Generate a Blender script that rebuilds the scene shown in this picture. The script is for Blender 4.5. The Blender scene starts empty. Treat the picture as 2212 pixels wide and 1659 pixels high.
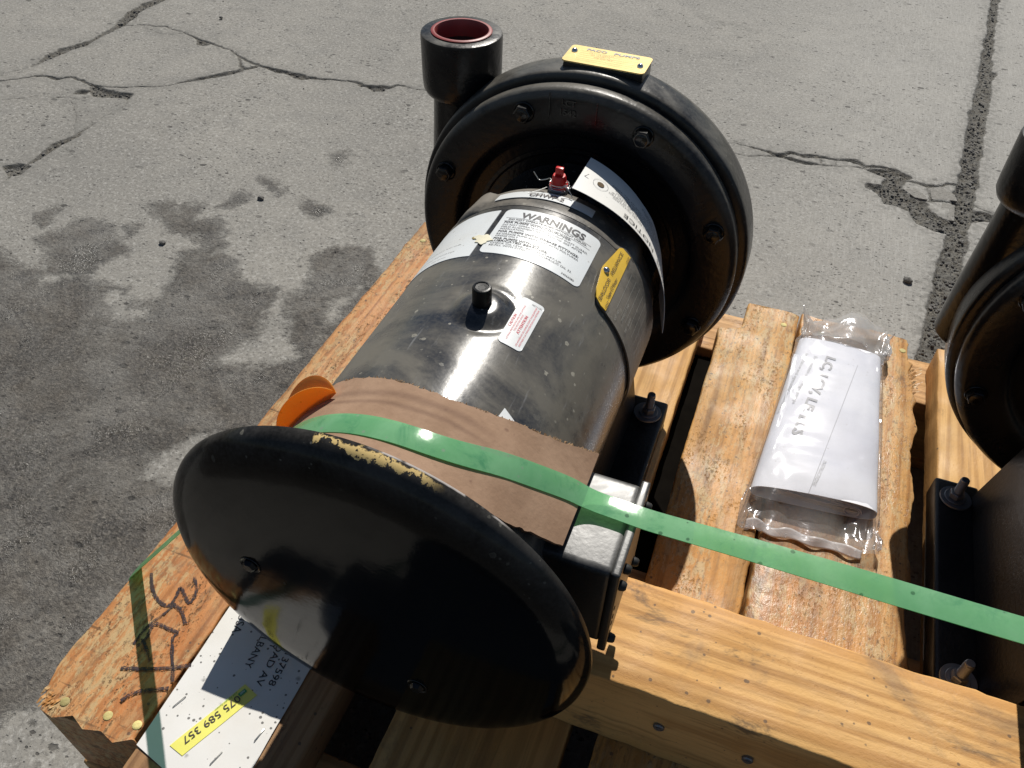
import bpy, bmesh, math, random
import numpy as np
from mathutils import Vector, Matrix
random.seed(7); RNG = np.random.RandomState(11)
S = bpy.context.scene
COL = S.collection
R = math.radians
AX = 0.33                       # height of the motor axis above the ground; all modelling below is relative to the axis

# ------------------------------------------------------------------ camera, world, sun, exposure
cd = bpy.data.cameras.new('camera'); cam = bpy.data.objects.new('camera', cd); COL.objects.link(cam)
cd.sensor_width = 36.0; cd.sensor_fit = 'HORIZONTAL'; cd.lens = 1809/2212*36.0
cd.clip_start = 0.01; cd.clip_end = 200.0
def cam_rot(p, yaw, roll):
    cp, sp = math.cos(p), math.sin(p); cr, sr = math.cos(roll), math.sin(roll); cy, sy = math.cos(yaw), math.sin(yaw)
    A = np.array([[1,0,0],[0,sp,cp],[0,-cp,sp]]); B = np.array([[cr,sr,0],[-sr,cr,0],[0,0,1]]); Y = np.array([[cy,sy,0],[-sy,cy,0],[0,0,1]])
    return B@A@Y
RC = cam_rot(0.7671, 0.3391-0.0094, 0.0405)
M = Matrix([list(RC.T[i]) + [0] for i in range(3)] + [[0,0,0,1]])
M.translation = Vector((0.1702575, -0.238602, 0.464853+AX))
cam.matrix_world = M; S.camera = cam
SUN_AZ, SUN_EL = R(-6.0), R(46.3)
w = bpy.data.worlds.new('World'); S.world = w; w.use_nodes = True
nt = w.node_tree; sky = nt.nodes.new('ShaderNodeTexSky'); sky.sky_type = 'NISHITA'; sky.sun_disc = False
sky.sun_elevation = SUN_EL; sky.sun_rotation = SUN_AZ; sky.air_density = 1.0; sky.dust_density = 0.6
nt.links.new(sky.outputs[0], nt.nodes['Background'].inputs[0]); nt.nodes['Background'].inputs[1].default_value = 0.05
sl = bpy.data.lights.new('sun', 'SUN'); sun = bpy.data.objects.new('sun', sl); COL.objects.link(sun)
sl.energy = 4.9; sl.angle = R(0.53); sl.color = (1.0, 0.955, 0.88)
Ld = Vector((math.sin(SUN_AZ)*math.cos(SUN_EL), math.cos(SUN_AZ)*math.cos(SUN_EL), math.sin(SUN_EL)))
sun.rotation_euler = Ld.to_track_quat('Z', 'Y').to_euler(); sun.location = (0, 3, 4)
S.view_settings.view_transform = 'Standard'; S.view_settings.look = 'None'
S.view_settings.exposure = 0.0; S.view_settings.gamma = 1.0; S.view_settings.use_curve_mapping = False
S.render.engine = 'CYCLES'; S.cycles.max_bounces = 10; S.cycles.transparent_max_bounces = 16

# ------------------------------------------------------------------ node helpers
class N:
    def __init__(s, name):
        s.m = bpy.data.materials.new(name); s.m.use_nodes = True; s.t = s.m.node_tree
        s.t.nodes.clear(); s.out = s.t.nodes.new('ShaderNodeOutputMaterial')
        tc = s.t.nodes.new('ShaderNodeTexCoord'); s.obj = tc.outputs['Object']; s.nrm = tc.outputs['Normal']
    def put(s, sock, v):
        if hasattr(v, 'links') or isinstance(v, bpy.types.NodeSocket): s.t.links.new(v, sock)
        elif v is not None:
            if isinstance(v, (tuple, list)) and len(v) == 3 and sock.type == 'RGBA': v = (*v, 1)
            sock.default_value = v
    def node(s, ty, props={}, **ins):
        n = s.t.nodes.new(ty)
        for k, v in props.items(): setattr(n, k, v)
        for k, v in ins.items(): s.put(n.inputs[k.replace('_', ' ')], v)
        return n
    def map(s, v=None, sc=(1,1,1), loc=(0,0,0), rot=(0,0,0)):
        n = s.t.nodes.new('ShaderNodeMapping'); s.put(n.inputs[0], v or s.obj)
        n.inputs['Scale'].default_value = sc; n.inputs['Location'].default_value = loc; n.inputs['Rotation'].default_value = rot
        return n.outputs[0]
    def noise(s, scale, detail=4, rough=.55, dist=0, v=None, col=False):
        n = s.node('ShaderNodeTexNoise', {}, Vector=v or s.obj, Scale=scale, Detail=detail, Roughness=rough, Distortion=dist)
        return n.outputs[1 if col else 0]
    def voro(s, scale, v=None, feature='F1', rnd=1.0):
        n = s.node('ShaderNodeTexVoronoi', {'feature': feature}, Vector=v or s.obj, Scale=scale, Randomness=rnd)
        return n
    def math(s, op, a, b=None, c=None, clamp=False):
        n = s.t.nodes.new('ShaderNodeMath'); n.operation = op; n.use_clamp = clamp
        s.put(n.inputs[0], a)
        if b is not None: s.put(n.inputs[1], b)
        if c is not None: s.put(n.inputs[2], c)
        return n.outputs[0]
    def rng(s, v, a, b, c=0., d=1., smooth=True):
        n = s.t.nodes.new('ShaderNodeMapRange'); n.interpolation_type = 'SMOOTHSTEP' if smooth else 'LINEAR'
        s.put(n.inputs[0], v)
        for i, x in enumerate((a, b, c, d)): s.put(n.inputs[i+1], float(x))
        return n.outputs[0]
    def mix(s, f, a, b, mode='MIX'):
        n = s.t.nodes.new('ShaderNodeMix'); n.data_type = 'RGBA'; n.blend_type = mode
        s.put(n.inputs[0], f); s.put(n.inputs[6], a); s.put(n.inputs[7], b); return n.outputs[2]
    def ramp(s, f, stops):
        n = s.t.nodes.new('ShaderNodeValToRGB'); e = n.color_ramp.elements
        while len(e) < len(stops): e.new(0.5)
        for x, (p, c) in zip(e, stops): x.position = p; x.color = (*c, 1) if len(c) == 3 else c
        s.put(n.inputs[0], f); return n.outputs[0]
    def xyz(s, v=None):
        n = s.t.nodes.new('ShaderNodeSeparateXYZ'); s.put(n.inputs[0], v or s.obj); return n.outputs
    def attr(s, name):
        n = s.t.nodes.new('ShaderNodeAttribute'); n.attribute_name = name; return n.outputs['Fac']
    def bump(s, h, strength=.5, dist=.001, prev=None):
        n = s.t.nodes.new('ShaderNodeBump'); n.inputs['Strength'].default_value = strength; n.inputs['Distance'].default_value = dist
        s.put(n.inputs['Height'], h)
        if prev is not None: s.put(n.inputs['Normal'], prev)
        return n.outputs[0]
    def pbr(s, col, rough=.5, metal=0., normal=None, **k):
        n = s.t.nodes.new('ShaderNodeBsdfPrincipled')
        s.put(n.inputs['Base Color'], col); s.put(n.inputs['Roughness'], rough); s.put(n.inputs['Metallic'], metal)
        if normal is not None: s.put(n.inputs['Normal'], normal)
        for a, b in k.items(): s.put(n.inputs[a.replace('_', ' ')], b)
        return n.outputs[0]
    def end(s, sh): s.t.links.new(sh, s.out.inputs[0]); return s.m
    def mixsh(s, f, a, b):
        n = s.t.nodes.new('ShaderNodeMixShader'); s.put(n.inputs[0], f); s.t.links.new(a, n.inputs[1]); s.t.links.new(b, n.inputs[2]); return n.outputs[0]

def paint(name, clean, dust, dustamt, rough, spots=0., orange=.25, orange_scale=300, scuff=None, streak=False, dust_shade=0., spec=.6, drough=.16):
    n = N(name)
    a = n.noise(9, 6, .62, .6); b = n.noise(38, 5, .6, .3)
    f = n.math('ADD', n.rng(a, .36, .62), n.rng(b, .4, .75, 0, .35), clamp=True)
    f = n.math('MULTIPLY', f, dustamt, clamp=True)
    up = n.rng(n.xyz(n.nrm)[2], -.05, .75, 1-dust_shade, 1)          # dust on tops; also paints upward faces as sunlit, sides as shaded
    f = n.math('MULTIPLY', f, up)
    c = n.mix(f, clean, dust)
    fine = n.noise(420, 2, .6); c = n.mix(n.math('MULTIPLY', n.rng(fine, .35, .7, 0, .25), up), c, dust)
    r = n.math('ADD', rough, n.math('MULTIPLY', f, drough))
    if spots:
        tot = None
        for sc, off, th in ((95, 0, .62), (170, 3.1, .55), (55, 7.7, .8)):
            v = n.voro(sc, n.map(loc=(off, off, off)))
            rr = n.node('ShaderNodeSeparateColor', {}, Color=v.outputs['Color']).outputs
            edge = n.math('ADD', v.outputs['Distance'], n.math('MULTIPLY', n.noise(190, 4, .7), .42))
            size = n.math('MULTIPLY_ADD', rr[0], .20, .20)
            d = n.rng(n.math('SUBTRACT', size, edge), -.015, .03)
            pres = n.math('GREATER_THAN', rr[1], th)
            d = n.math('MULTIPLY', d, pres)
            ring = n.rng(n.math('SUBTRACT', size, edge), .03, .2, 1, .45)
            d = n.math('MULTIPLY', d, ring)
            tot = d if tot is None else n.math('MAXIMUM', tot, d)
        tot = n.math('MULTIPLY', n.math('MULTIPLY', tot, up), n.rng(n.noise(13, 3, .6), .35, .62, .1, spots))
        c = n.mix(tot, c, (.36, .34, .28)); r = n.math('ADD', r, n.math('MULTIPLY', tot, .25))
    if streak:
        st = n.noise(30, 5, .7, 0, n.map(sc=(8, 1, 8), rot=(0, 0, .5)))
        c = n.mix(n.rng(st, .58, .78, 0, .5), c, (.3, .3, .3))
        sc = n.noise(60, 3, .8, 1.5, n.map(sc=(3, 26, 3), rot=(.2, .1, 1.1)))
        c = n.mix(n.rng(sc, .70, .74, 0, .45), c, (.38, .37, .33))
    nb = n.bump(n.noise(orange_scale, 2, .5), orange, .0006)
    nb = n.bump(n.noise(16, 2, .5), .12, .004, nb)
    if scuff:
        c, r = scuff(n, c, r)
    return n.end(n.pbr(c, r, 0, nb, Specular_IOR_Level=spec))

def flat(name, col, rough=.5, metal=0, var=.15, bump=.2, bs=200, spec=.5):
    n = N(name); f = n.noise(40, 4)
    c = n.mix(n.rng(f, .3, .7, 0, 1), tuple(x*(1-var) for x in col), tuple(min(1, x*(1+var)) for x in col))
    return n.end(n.pbr(c, rough, metal, n.bump(n.noise(bs, 3), bump, .0006), Specular_IOR_Level=spec))

def wood(name, pale, amber, dark, rough_sawn=.5, stain=.3, cross=0., wet=0., axis='Y', seed=0., ring=1.):
    n = N(name)
    base = n.map(loc=(seed*.37, seed*.73, seed*.11), rot=(0, 0, 0 if axis == 'Y' else R(90)))
    warp = n.noise(5, 2, .5, 0, n.map(base, (1, .35, 1)))
    v = n.map(base, (1, .045, 1))
    vw = n.node('ShaderNodeVectorMath', {'operation': 'ADD'}); n.put(vw.inputs[0], v)
    cx = n.node('ShaderNodeCombineXYZ'); n.put(cx.inputs[0], n.math('MULTIPLY', warp, .035)); n.put(vw.inputs[1], cx.outputs[0])
    wv = n.node('ShaderNodeTexWave', {'wave_type': 'BANDS', 'bands_direction': 'X'}, Vector=vw.outputs[0], Scale=26*ring, Distortion=5.5, Detail=3, Detail_Scale=1.6)
    g1 = wv.outputs[1]
    g2 = n.noise(55, 4, .6, .2, n.map(base, (1, .05, 1)))
    g3 = n.noise(260, 3, .6, 0, n.map(base, (1, .04, 1)))
    big = n.noise(7, 3, .5, .4, n.map(base, (1, .4, 1)))
    c = n.mix(n.rng(big, .3, .7), pale, amber)
    c = n.mix(n.rng(g1, .35, .95, 0, .62), c, tuple(x*.72 for x in amber))
    c = n.mix(n.rng(g2, .45, .75, 0, .5), c, tuple(x*.8 for x in dark))
    c = n.mix(n.rng(g3, .48, .72, 0, .42), c, dark)
    if rough_sawn > .5:
        fz = n.noise(150, 4, .8, .3, n.map(base, (1, .35, 1))); fb = n.noise(16, 4, .7, .6, n.map(base, (1, .25, 1)))
        c = n.mix(n.math('MULTIPLY', n.rng(fz, .47, .58), n.rng(fb, .38, .58, .15, .85)), c, (.50, .36, .18))
        c = n.mix(n.math('MULTIPLY', n.rng(n.noise(240, 3, .8, 0, n.map(base, (1, .5, 1))), .54, .64), n.rng(fb, .34, .6, .2, .6)), c, (.16, .10, .055))
    # rough sawn pits
    p = n.noise(330, 3, .7, 0, n.map(base, (1, .55, 1))); p2 = n.noise(45, 4, .65, .3, n.map(base, (1, .3, 1)))
    pit = n.math('MULTIPLY', n.rng(p, .52, .66), n.rng(p2, .46, .62))
    c = n.mix(n.math('MULTIPLY', pit, rough_sawn), c, dark)
    if cross:
        k = n.noise(60, 3, .6, 0, n.map(base, (.25, 3.2, 1), rot=(0, 0, .12)))
        kk = n.math('MULTIPLY', n.rng(k, .60, .67), n.rng(n.noise(14, 2, v=base), .45, .6))
        c = n.mix(n.math('MULTIPLY', kk, cross), c, dark)
    bl = n.noise(32, 5, .75, .4, n.map(base, (1, .4, 1)))
    c = n.mix(n.math('MULTIPLY', n.rng(bl, .57, .70), .25+stain*.9), c, (.11, .075, .05))
    kn = n.noise(14, 6, .8, 1.0, n.map(base, (1, .3, 1)))
    c = n.mix(n.rng(kn, .60, .72, 0, .3+rough_sawn*.4), c, tuple(x*.45 for x in pale))
    # mould and mud spots
    vo = n.voro(120, base); rr = n.node('ShaderNodeSeparateColor', {}, Color=vo.outputs['Color']).outputs
    e = n.math('ADD', vo.outputs['Distance'], n.math('MULTIPLY', n.noise(300, 2, v=base), .15))
    sp = n.math('MULTIPLY', n.rng(n.math('SUBTRACT', n.math('MULTIPLY_ADD', rr[0], .16, .12), e), -.02, .05), n.math('GREATER_THAN', rr[1], 1-min(.85, stain*1.1)))
    c = n.mix(n.math('MULTIPLY', sp, .7), c, (.07, .055, .045))
    st = n.noise(11, 5, .65, .5, base)
    c = n.mix(n.math('MULTIPLY', n.rng(st, .56, .72), stain), c, (.12, .09, .07))
    r = n.rng(n.noise(20, 3, v=base), .3, .7, .5 - wet*.3, .75 - wet*.4)
    h = n.math('ADD', n.math('MULTIPLY', pit, -1.2*rough_sawn), n.math('ADD', n.math('MULTIPLY', g2, .5), n.math('MULTIPLY', p, .6)))
    return n.end(n.pbr(c, r, 0, n.bump(h, .5, .0015), Specular_IOR_Level=.28))

# ------------------------------------------------------------------ materials
def scuff_cover(n, c, r):
    x = n.xyz(n.map(loc=(0, 0, -.189)))
    # yellow paint scraped onto the upper right shoulder of the cover
    rad = n.math('SQRT', n.math('ADD', n.math('POWER', x[0], 2), n.math('POWER', x[2], 2)))
    ang = n.math('ARCTAN2', x[0], x[2])
    nz = n.math('MULTIPLY', n.math('SUBTRACT', n.noise(110, 5, .7), .5), .016)
    band = n.math('MULTIPLY', n.rng(n.math('ADD', rad, nz), .1412, .1417), n.rng(n.math('ADD', rad, n.math('MULTIPLY', nz, .2)), .1426, .1429, 1, 0))
    band = n.math('MULTIPLY', band, n.rng(n.math('ADD', ang, n.math('MULTIPLY', nz, 4)), -.15, -.135))
    band = n.math('MULTIPLY', band, n.rng(n.math('ADD', ang, n.math('MULTIPLY', nz, 6)), .28, .40, 1, 0))
    c = n.mix(band, c, (.80, .58, .24)); r = n.math('MAXIMUM', r, n.math('MULTIPLY', band, .6))
    edge = n.math('MULTIPLY', n.rng(rad, .1429, .14305), n.math('MULTIPLY', n.rng(ang, .05, .1), n.rng(ang, .6, .7, 1, 0)))
    edge = n.math('MULTIPLY', edge, n.rng(n.noise(60, 2), .42, .5))
    c = n.mix(edge, c, (.55, .50, .46))
    chip = n.rng(n.noise(90, 3, .8, 0, n.map(sc=(1, 1, .35), rot=(0, .5, 0))), .755, .765)
    c = n.mix(chip, c, (.01, .01, .01)); r = n.math('ADD', r, n.math('MULTIPLY', chip, .5))
    return c, r
M_motor = paint('motor paint', (.022, .025, .032), (.142, .131, .108), 1.1, .19, spots=.8, orange=.08, streak=True, dust_shade=.2, spec=.42, drough=.13)
M_bell = paint('dusty bell paint', (.04, .04, .038), (.19, .172, .145), 1.2, .4, spots=.5, orange=.3, dust_shade=.5, spec=.35)
M_cast = paint('glossy black casting paint', (.0035, .0035, .004), (.05, .046, .04), .3, .22, spots=.15, orange=.6, orange_scale=170, dust_shade=.97, spec=.4)
M_castd = paint('dusty black casting paint', (.004, .0045, .006), (.13, .122, .105), .95, .27, spots=.4, orange=.6, orange_scale=170, dust_shade=.97, spec=.3)
M_cover = paint('drip cover paint', (.002, .002, .0022), (.09, .085, .078), .6, .10, spots=.6, orange=.05, scuff=scuff_cover, dust_shade=.99, spec=.13)
M_boxp = paint('conduit box paint', (.018, .019, .02), (.16, .158, .15), 1.0, .34, spots=.25, orange=.2, dust_shade=.97, spec=.6)
M_blackp = paint('rail paint', (.003, .003, .004), (.03, .03, .03), .3, .35, orange=.5, dust_shade=.9, spec=.3)
M_dark = flat('black rubber', (.012, .012, .012), .6)
M_red = flat('red plastic', (.62, .015, .015), .28, spec=.6)
M_redrim = flat('dull red plug rim', (.28, .045, .04), .45)
M_zinc = flat('dull zinc steel', (.22, .23, .25), .42, .7)
M_steel = flat('bright steel', (.65, .65, .66), .2, 1.0)
M_wire = flat('galvanised wire', (.6, .6, .58), .3, .9)
M_white = flat('white vinyl label', (.74, .76, .76), .38, var=.05)
def dirtylabel(name, col, spotc, amt=.6, rough=.45, den=.35):
    n = N(name); vo = n.voro(230); rr = n.node('ShaderNodeSeparateColor', {}, Color=vo.outputs['Color']).outputs
    e = n.math('ADD', vo.outputs['Distance'], n.math('MULTIPLY', n.noise(400, 2), .2))
    sp = n.math('MULTIPLY', n.rng(n.math('SUBTRACT', n.math('MULTIPLY_ADD', rr[0], .26, .14), e), -.02, .06), n.math('GREATER_THAN', rr[1], 1-den))
    vo2 = n.voro(70); r2 = n.node('ShaderNodeSeparateColor', {}, Color=vo2.outputs['Color']).outputs
    e2 = n.math('ADD', vo2.outputs['Distance'], n.math('MULTIPLY', n.noise(120, 3), .35))
    s2 = n.math('MULTIPLY', n.rng(n.math('SUBTRACT', n.math('MULTIPLY_ADD', r2[0], .2, .16), e2), -.05, .12), n.math('GREATER_THAN', r2[1], .6))
    c = n.mix(n.rng(n.noise(18, 4), .4, .75, 0, .35), col, tuple(x*y for x, y in zip(col, (.85, .8, .72))))
    c = n.mix(n.math('MULTIPLY', sp, amt), c, spotc); c = n.mix(n.math('MULTIPLY', s2, amt*.65), c, spotc)
    return n.end(n.pbr(c, rough, 0, n.bump(n.noise(60, 3), .15, .001)))
M_warn = dirtylabel('white warning label', (.72, .75, .76), (.3, .26, .22), .5, .36, .15)
M_labelD = dirtylabel('spotted shipping card', (.74, .73, .70), (.07, .065, .06), .85, .7, .5)
M_tag = dirtylabel('paper tag', (.78, .77, .73), (.25, .24, .22), .4, .6, .15)
M_cream = flat('cream drips', (.72, .68, .52), .6)
M_ink = flat('black ink', (.025, .025, .03), .5, bump=0)
M_inkb = flat('brown black ink', (.07, .055, .05), .5, bump=0)
M_grey = flat('grey ink', (.3, .3, .31), .5, bump=0)
M_faint = flat('faint grey ink', (.42, .42, .41), .5, bump=0)
M_redink = flat('red ink', (.62, .12, .14), .5, bump=0)
M_yel = flat('yellow nameplate', (.78, .50, .055), .35, var=.08)
M_gold = flat('pale gold nameplate', (.80, .60, .22), .3, .25, var=.06, bump=.3, bs=90)
M_yellowst = flat('yellow sticker', (.82, .78, .16), .5, var=.05)
M_green = flat('green print', (.06, .3, .1), .5)
M_nail = flat('yellowed nail head', (.52, .44, .17), .7, 0, var=.4, bump=.8, bs=400)
M_platelines = flat('etched line', (.36, .36, .33), .4)
n = N('black marker ink'); pb = n.pbr((.022, .012, .018), .7, 0)
M_marker = n.end(n.mixsh(n.math('MULTIPLY', n.rng(n.noise(500, 3, .8), .36, .52), n.rng(n.noise(90, 3, .7), .3, .5, .45, .95)), n.node('ShaderNodeBsdfTransparent', {}).outputs[0], pb))

n = N('kraft cardboard'); a = n.noise(25, 5, .6, .4); b = n.noise(170, 3, .7)
c = n.mix(n.rng(a, .3, .7), (.31, .195, .125), (.39, .255, .170)); c = n.mix(n.rng(b, .5, .8, 0, .35), c, (.22, .135, .085))
vo = n.voro(85); rr = n.node('ShaderNodeSeparateColor', {}, Color=vo.outputs['Color']).outputs
sp = n.math('MULTIPLY', n.rng(n.math('SUBTRACT', n.math('MULTIPLY_ADD', rr[0], .18, .12), n.math('ADD', vo.outputs['Distance'], n.math('MULTIPLY', n.noise(200, 2), .15))), -.05, .1), n.math('GREATER_THAN', rr[1], .72))
xx = n.xyz(); c = n.mix(n.math('MULTIPLY', n.math('MULTIPLY', sp, .5), n.rng(xx[0], -.02, .05)), c, (.12, .06, .045))
# two long curved creases
for yc, wd in ((.011, .0016), (.003, .001)):
    dd = n.math('ABSOLUTE', n.math('SUBTRACT', n.math('ADD', xx[1], n.math('MULTIPLY', n.math('SUBTRACT', n.noise(14, 2), .5), .008)), yc))
    c = n.mix(n.math('MULTIPLY', n.rng(dd, 0, wd*3.0, .33, 0), n.rng(xx[0], .03, .06, 1, 0)), c, (.09, .045, .035))
M_card = n.end(n.pbr(c, .8, 0, n.bump(n.math('ADD', n.noise(220, 3), n.noise(20, 2)), .25, .0012), Specular_IOR_Level=.2))
M_cardedge = flat('torn cardboard edge', (.36, .23, .12), .9, bump=1, bs=300)

n = N('green polyester strap'); v = n.noise(30, 4, .6, .3)
gcol = n.mix(n.rng(n.noise(45, 5, .7, .5), .5, .72, 0, .7), n.mix(n.rng(v, .3, .7), (.24, .58, .30), (.34, .68, .40)), (.08, .36, .19))
vo = n.voro(170); rr = n.node('ShaderNodeSeparateColor', {}, Color=vo.outputs['Color']).outputs
sp = n.math('MULTIPLY', n.rng(n.math('SUBTRACT', n.math('MULTIPLY_ADD', rr[0], .2, .1), vo.outputs['Distance']), -.03, .06), n.math('GREATER_THAN', rr[1], .7))
gcol = n.mix(n.math('MULTIPLY', sp, .7), gcol, n.mix(n.rng(n.xyz()[0], .38, .42), (.42, .52, .42), (.05, .14, .08)))
tr = n.node('ShaderNodeBsdfTransparent', {}, Color=(.50, .82, .50)).outputs[0]
tl = n.node('ShaderNodeBsdfTranslucent', {}, Color=gcol).outputs[0]
pb = n.pbr(gcol, .11, 0, n.bump(n.math('ADD', n.noise(22, 3, .6, .5), n.math('MULTIPLY', n.noise(150, 2), .25)), .3, .001), Specular_IOR_Level=.7)
M_strap = n.end(n.mixsh(.40, n.mixsh(.2, pb, tl), tr))

n = N('orange translucent film'); vo = n.voro(260); rr = n.node('ShaderNodeSeparateColor', {}, Color=vo.outputs['Color']).outputs
sp = n.math('MULTIPLY', n.rng(n.math('SUBTRACT', n.math('MULTIPLY_ADD', rr[0], .3, .1), n.math('ADD', vo.outputs['Distance'], n.math('MULTIPLY', n.noise(500, 2), .2))), -.02, .06), n.math('GREATER_THAN', rr[1], .6))
c = n.mix(n.math('MULTIPLY', sp, .7), n.mix(n.rng(n.noise(70, 4), .4, .7), (.85, .50, .10), (.72, .42, .13)), (.12, .04, .01))
pb = n.pbr(c, .35); tl = n.node('ShaderNodeBsdfTranslucent', {}, Color=(.95, .42, .02)).outputs[0]
M_orange = n.end(n.mixsh(.5, pb, tl))

n = N('milky polythene'); yy = n.xyz()[1]; ends = n.math('MAXIMUM', n.rng(yy, .02, .045, 1, 0), n.rng(yy, .285, .30)); nb = n.bump(n.math('ADD', n.noise(9, 3, .5, .8), n.math('MULTIPLY', n.math('MULTIPLY_ADD', ends, .35, .03), n.noise(45, 3, .6, .8))), .5, .006)
gl = n.node('ShaderNodeBsdfGlossy', {}, Color=(.9, .9, .95), Roughness=.17, Normal=nb).outputs[0]
df = n.node('ShaderNodeBsdfDiffuse', {}, Color=(.62, .62, .60), Normal=nb).outputs[0]
tl = n.node('ShaderNodeBsdfTranslucent', {}, Color=(.7, .7, .68)).outputs[0]
tr = n.node('ShaderNodeBsdfTransparent', {}, Color=(.95, .95, .96)).outputs[0]
lw = n.math('MULTIPLY_ADD', n.math('POWER', n.node('ShaderNodeLayerWeight', {}, Blend=.5, Normal=nb).outputs['Facing'], 4.), .7, .05, clamp=True)
body = n.mixsh(n.math('ADD', n.rng(n.noise(30, 4, .6), .3, .75, .10, .2), n.math('MULTIPLY', n.math('MULTIPLY_ADD', n.rng(yy, .285, .30), .36, .08), ends)), tr, n.mixsh(.5, df, tl))
M_bag = n.end(n.mixsh(lw, body, gl))
n = N('booklet paper'); c = n.mix(n.rng(n.noise(12, 3), .4, .7, 0, 1), (.80, .81, .86), (.72, .73, .80))
vo = n.voro(190); rr = n.node('ShaderNodeSeparateColor', {}, Color=vo.outputs['Color']).outputs
sp = n.math('MULTIPLY', n.rng(n.math('SUBTRACT', n.math('MULTIPLY_ADD', rr[0], .25, .03), n.math('ADD', vo.outputs['Distance'], n.math('MULTIPLY', n.noise(500, 2), .15))), -.02, .06), n.math('GREATER_THAN', rr[1], .72))
c = n.mix(n.math('MULTIPLY', sp, .45), c, (.35, .32, .28))
M_paper = n.end(n.pbr(c, .55, 0, n.bump(n.noise(14, 2), .3, .005)))

W_skid = wood('reddish rough skid wood', (.56, .34, .15), (.52, .19, .055), (.10, .055, .025), 1., .4, .7, .1, seed=1)
W_pine = wood('pale sawn pine', (.68, .42, .165), (.60, .31, .095), (.26, .13, .045), .15, .1, 0, 0, seed=3)
W_amber = wood('amber rough plank', (.62, .34, .11), (.54, .25, .06), (.13, .07, .03), .55, .3, .1, .25, seed=5, ring=.6)
W_amber2 = wood('damp amber plank', (.58, .32, .115), (.50, .22, .06), (.14, .07, .035), .55, .45, .1, .6, seed=8, ring=.8)
W_brown = wood('dull brown plank', (.40, .24, .12), (.34, .18, .08), (.10, .05, .03), .4, .3, seed=13)
W_beam = wood('pale timber', (.70, .42, .16), (.62, .30, .085), (.26, .12, .04), .2, .5, axis='X', seed=17, ring=.9)
W_beam2 = wood('cross timber', (.60, .36, .16), (.5, .27, .1), (.2, .1, .04), .4, .3, axis='X', seed=19)

# ------------------------------------------------------------------ geometry helpers
ORG = {}
def link(name, me, parent=None, loc=(0, 0, 0), mats=None, label=None, cat=None, group=None, kind=None):
    o = bpy.data.objects.new(name, me); COL.objects.link(o)
    if parent is not None: o.parent = parent
    if label: o['label'] = label
    if cat: o['category'] = cat
    if group: o['group'] = group
    if kind: o['kind'] = kind
    if mats is not None and me is not None:
        me.materials.clear()
        for m in (mats if isinstance(mats, (list, tuple)) else [mats]): me.materials.append(m)
    return o
def thing(name, base, label, cat, group=None):
    """an Empty at the thing's base; base is given in axis coordinates"""
    o = link(name, None, label=label, cat=cat, group=group); o.location = (base[0], base[1], base[2]+AX); o.empty_display_size = .02
    ORG[o.name] = np.array(base, float); return o
def origin_of(o):
    while o is not None:
        if o.name in ORG: return ORG[o.name]
        o = o.parent
    return None
def obj(name, vf, mat, parent=None, base=None, smooth=True, sharp=40, fm=None, uvs=None, **tags):
    """vf = (verts, faces) in axis coordinates; top-level meshes get their own origin 'base'"""
    V, F = vf; V = np.asarray(V, float)
    if parent is not None: og = origin_of(parent)
    else: og = np.array(base if base is not None else (V.mean(0)[0], V.mean(0)[1], V[:, 2].min()))
    me = bpy.data.meshes.new(name); me.from_pydata((V-og).tolist(), [], [list(map(int, f)) for f in F])
    if smooth:
        me.polygons.foreach_set('use_smooth', [True]*len(me.polygons))
        try: me.set_sharp_from_angle(angle=R(sharp))
        except Exception: pass
    if fm is not None: me.polygons.foreach_set('material_index', fm)
    me.validate(); me.update()
    o = link(name, me, parent, mats=mat, **tags)
    if parent is None: o.location = og + np.array([0, 0, AX]); ORG[o.name] = og
    return o
def join(*vfs):
    V = []; F = []; k = 0
    for v, f in vfs:
        V.append(np.asarray(v, float)); F += [[i+k for i in q] for q in f]; k += len(v)
    return np.concatenate(V), F
def mi(parts):           # material indices for joined parts: [(vf, idx)...]
    out = []
    for vf, i in parts: out += [i]*len(vf[1])
    return out
def lathe(prof, c=(0, 0, 0), axis='Y', n=96, cap0=False, cap1=False, scale=None):
    """prof = [(r, t)] revolved round an axis through c"""
    V = []; F = []
    for r, t in prof:
        for k in range(n):
            a = 2*math.pi*k/n; u, v = r*math.sin(a), r*math.cos(a)
            V.append({'Y': (c[0]+u, c[1]+t, c[2]+v), 'Z': (c[0]+v, c[1]+u, c[2]+t), 'X': (c[0]+t, c[1]+v, c[2]+u)}[axis])
    for i in range(len(prof)-1):
        for k in range(n):
            k2 = (k+1) % n; F.append([i*n+k, (i+1)*n+k, (i+1)*n+k2, i*n+k2])
    if cap0: F.append(list(range(n)))
    if cap1: F.append([(len(prof)-1)*n+k for k in range(n)][::-1])
    return np.array(V), F
def frame(d):
    d = np.array(d, float); d /= np.linalg.norm(d); h = np.array([0, 0, 1.]) if abs(d[2]) < .9 else np.array([1., 0, 0])
    u = np.cross(h, d); u /= np.linalg.norm(u); return u, np.cross(d, u), d
def cyl(p, q, r, r2=None, n=20, bev=0.):
    p, q = np.array(p, float), np.array(q, float); u, v, d = frame(q-p); L = np.linalg.norm(q-p); r2 = r if r2 is None else r2
    prof = [(r-bev, 0), (r, bev), (r2, L-bev), (r2-bev, L)] if bev else [(r, 0), (r2, L)]
    V = []; F = []
    for rr, t in prof:
        for k in range(n):
            a = 2*math.pi*k/n; V.append(p+d*t+rr*(math.cos(a)*u+math.sin(a)*v))
    m = len(prof)
    for i in range(m-1):
        for k in range(n): F.append([i*n+k, i*n+(k+1) % n, (i+1)*n+(k+1) % n, (i+1)*n+k])
    F.append(list(range(n))[::-1]); F.append([(m-1)*n+k for k in range(n)])
    return np.array(V), F
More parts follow.
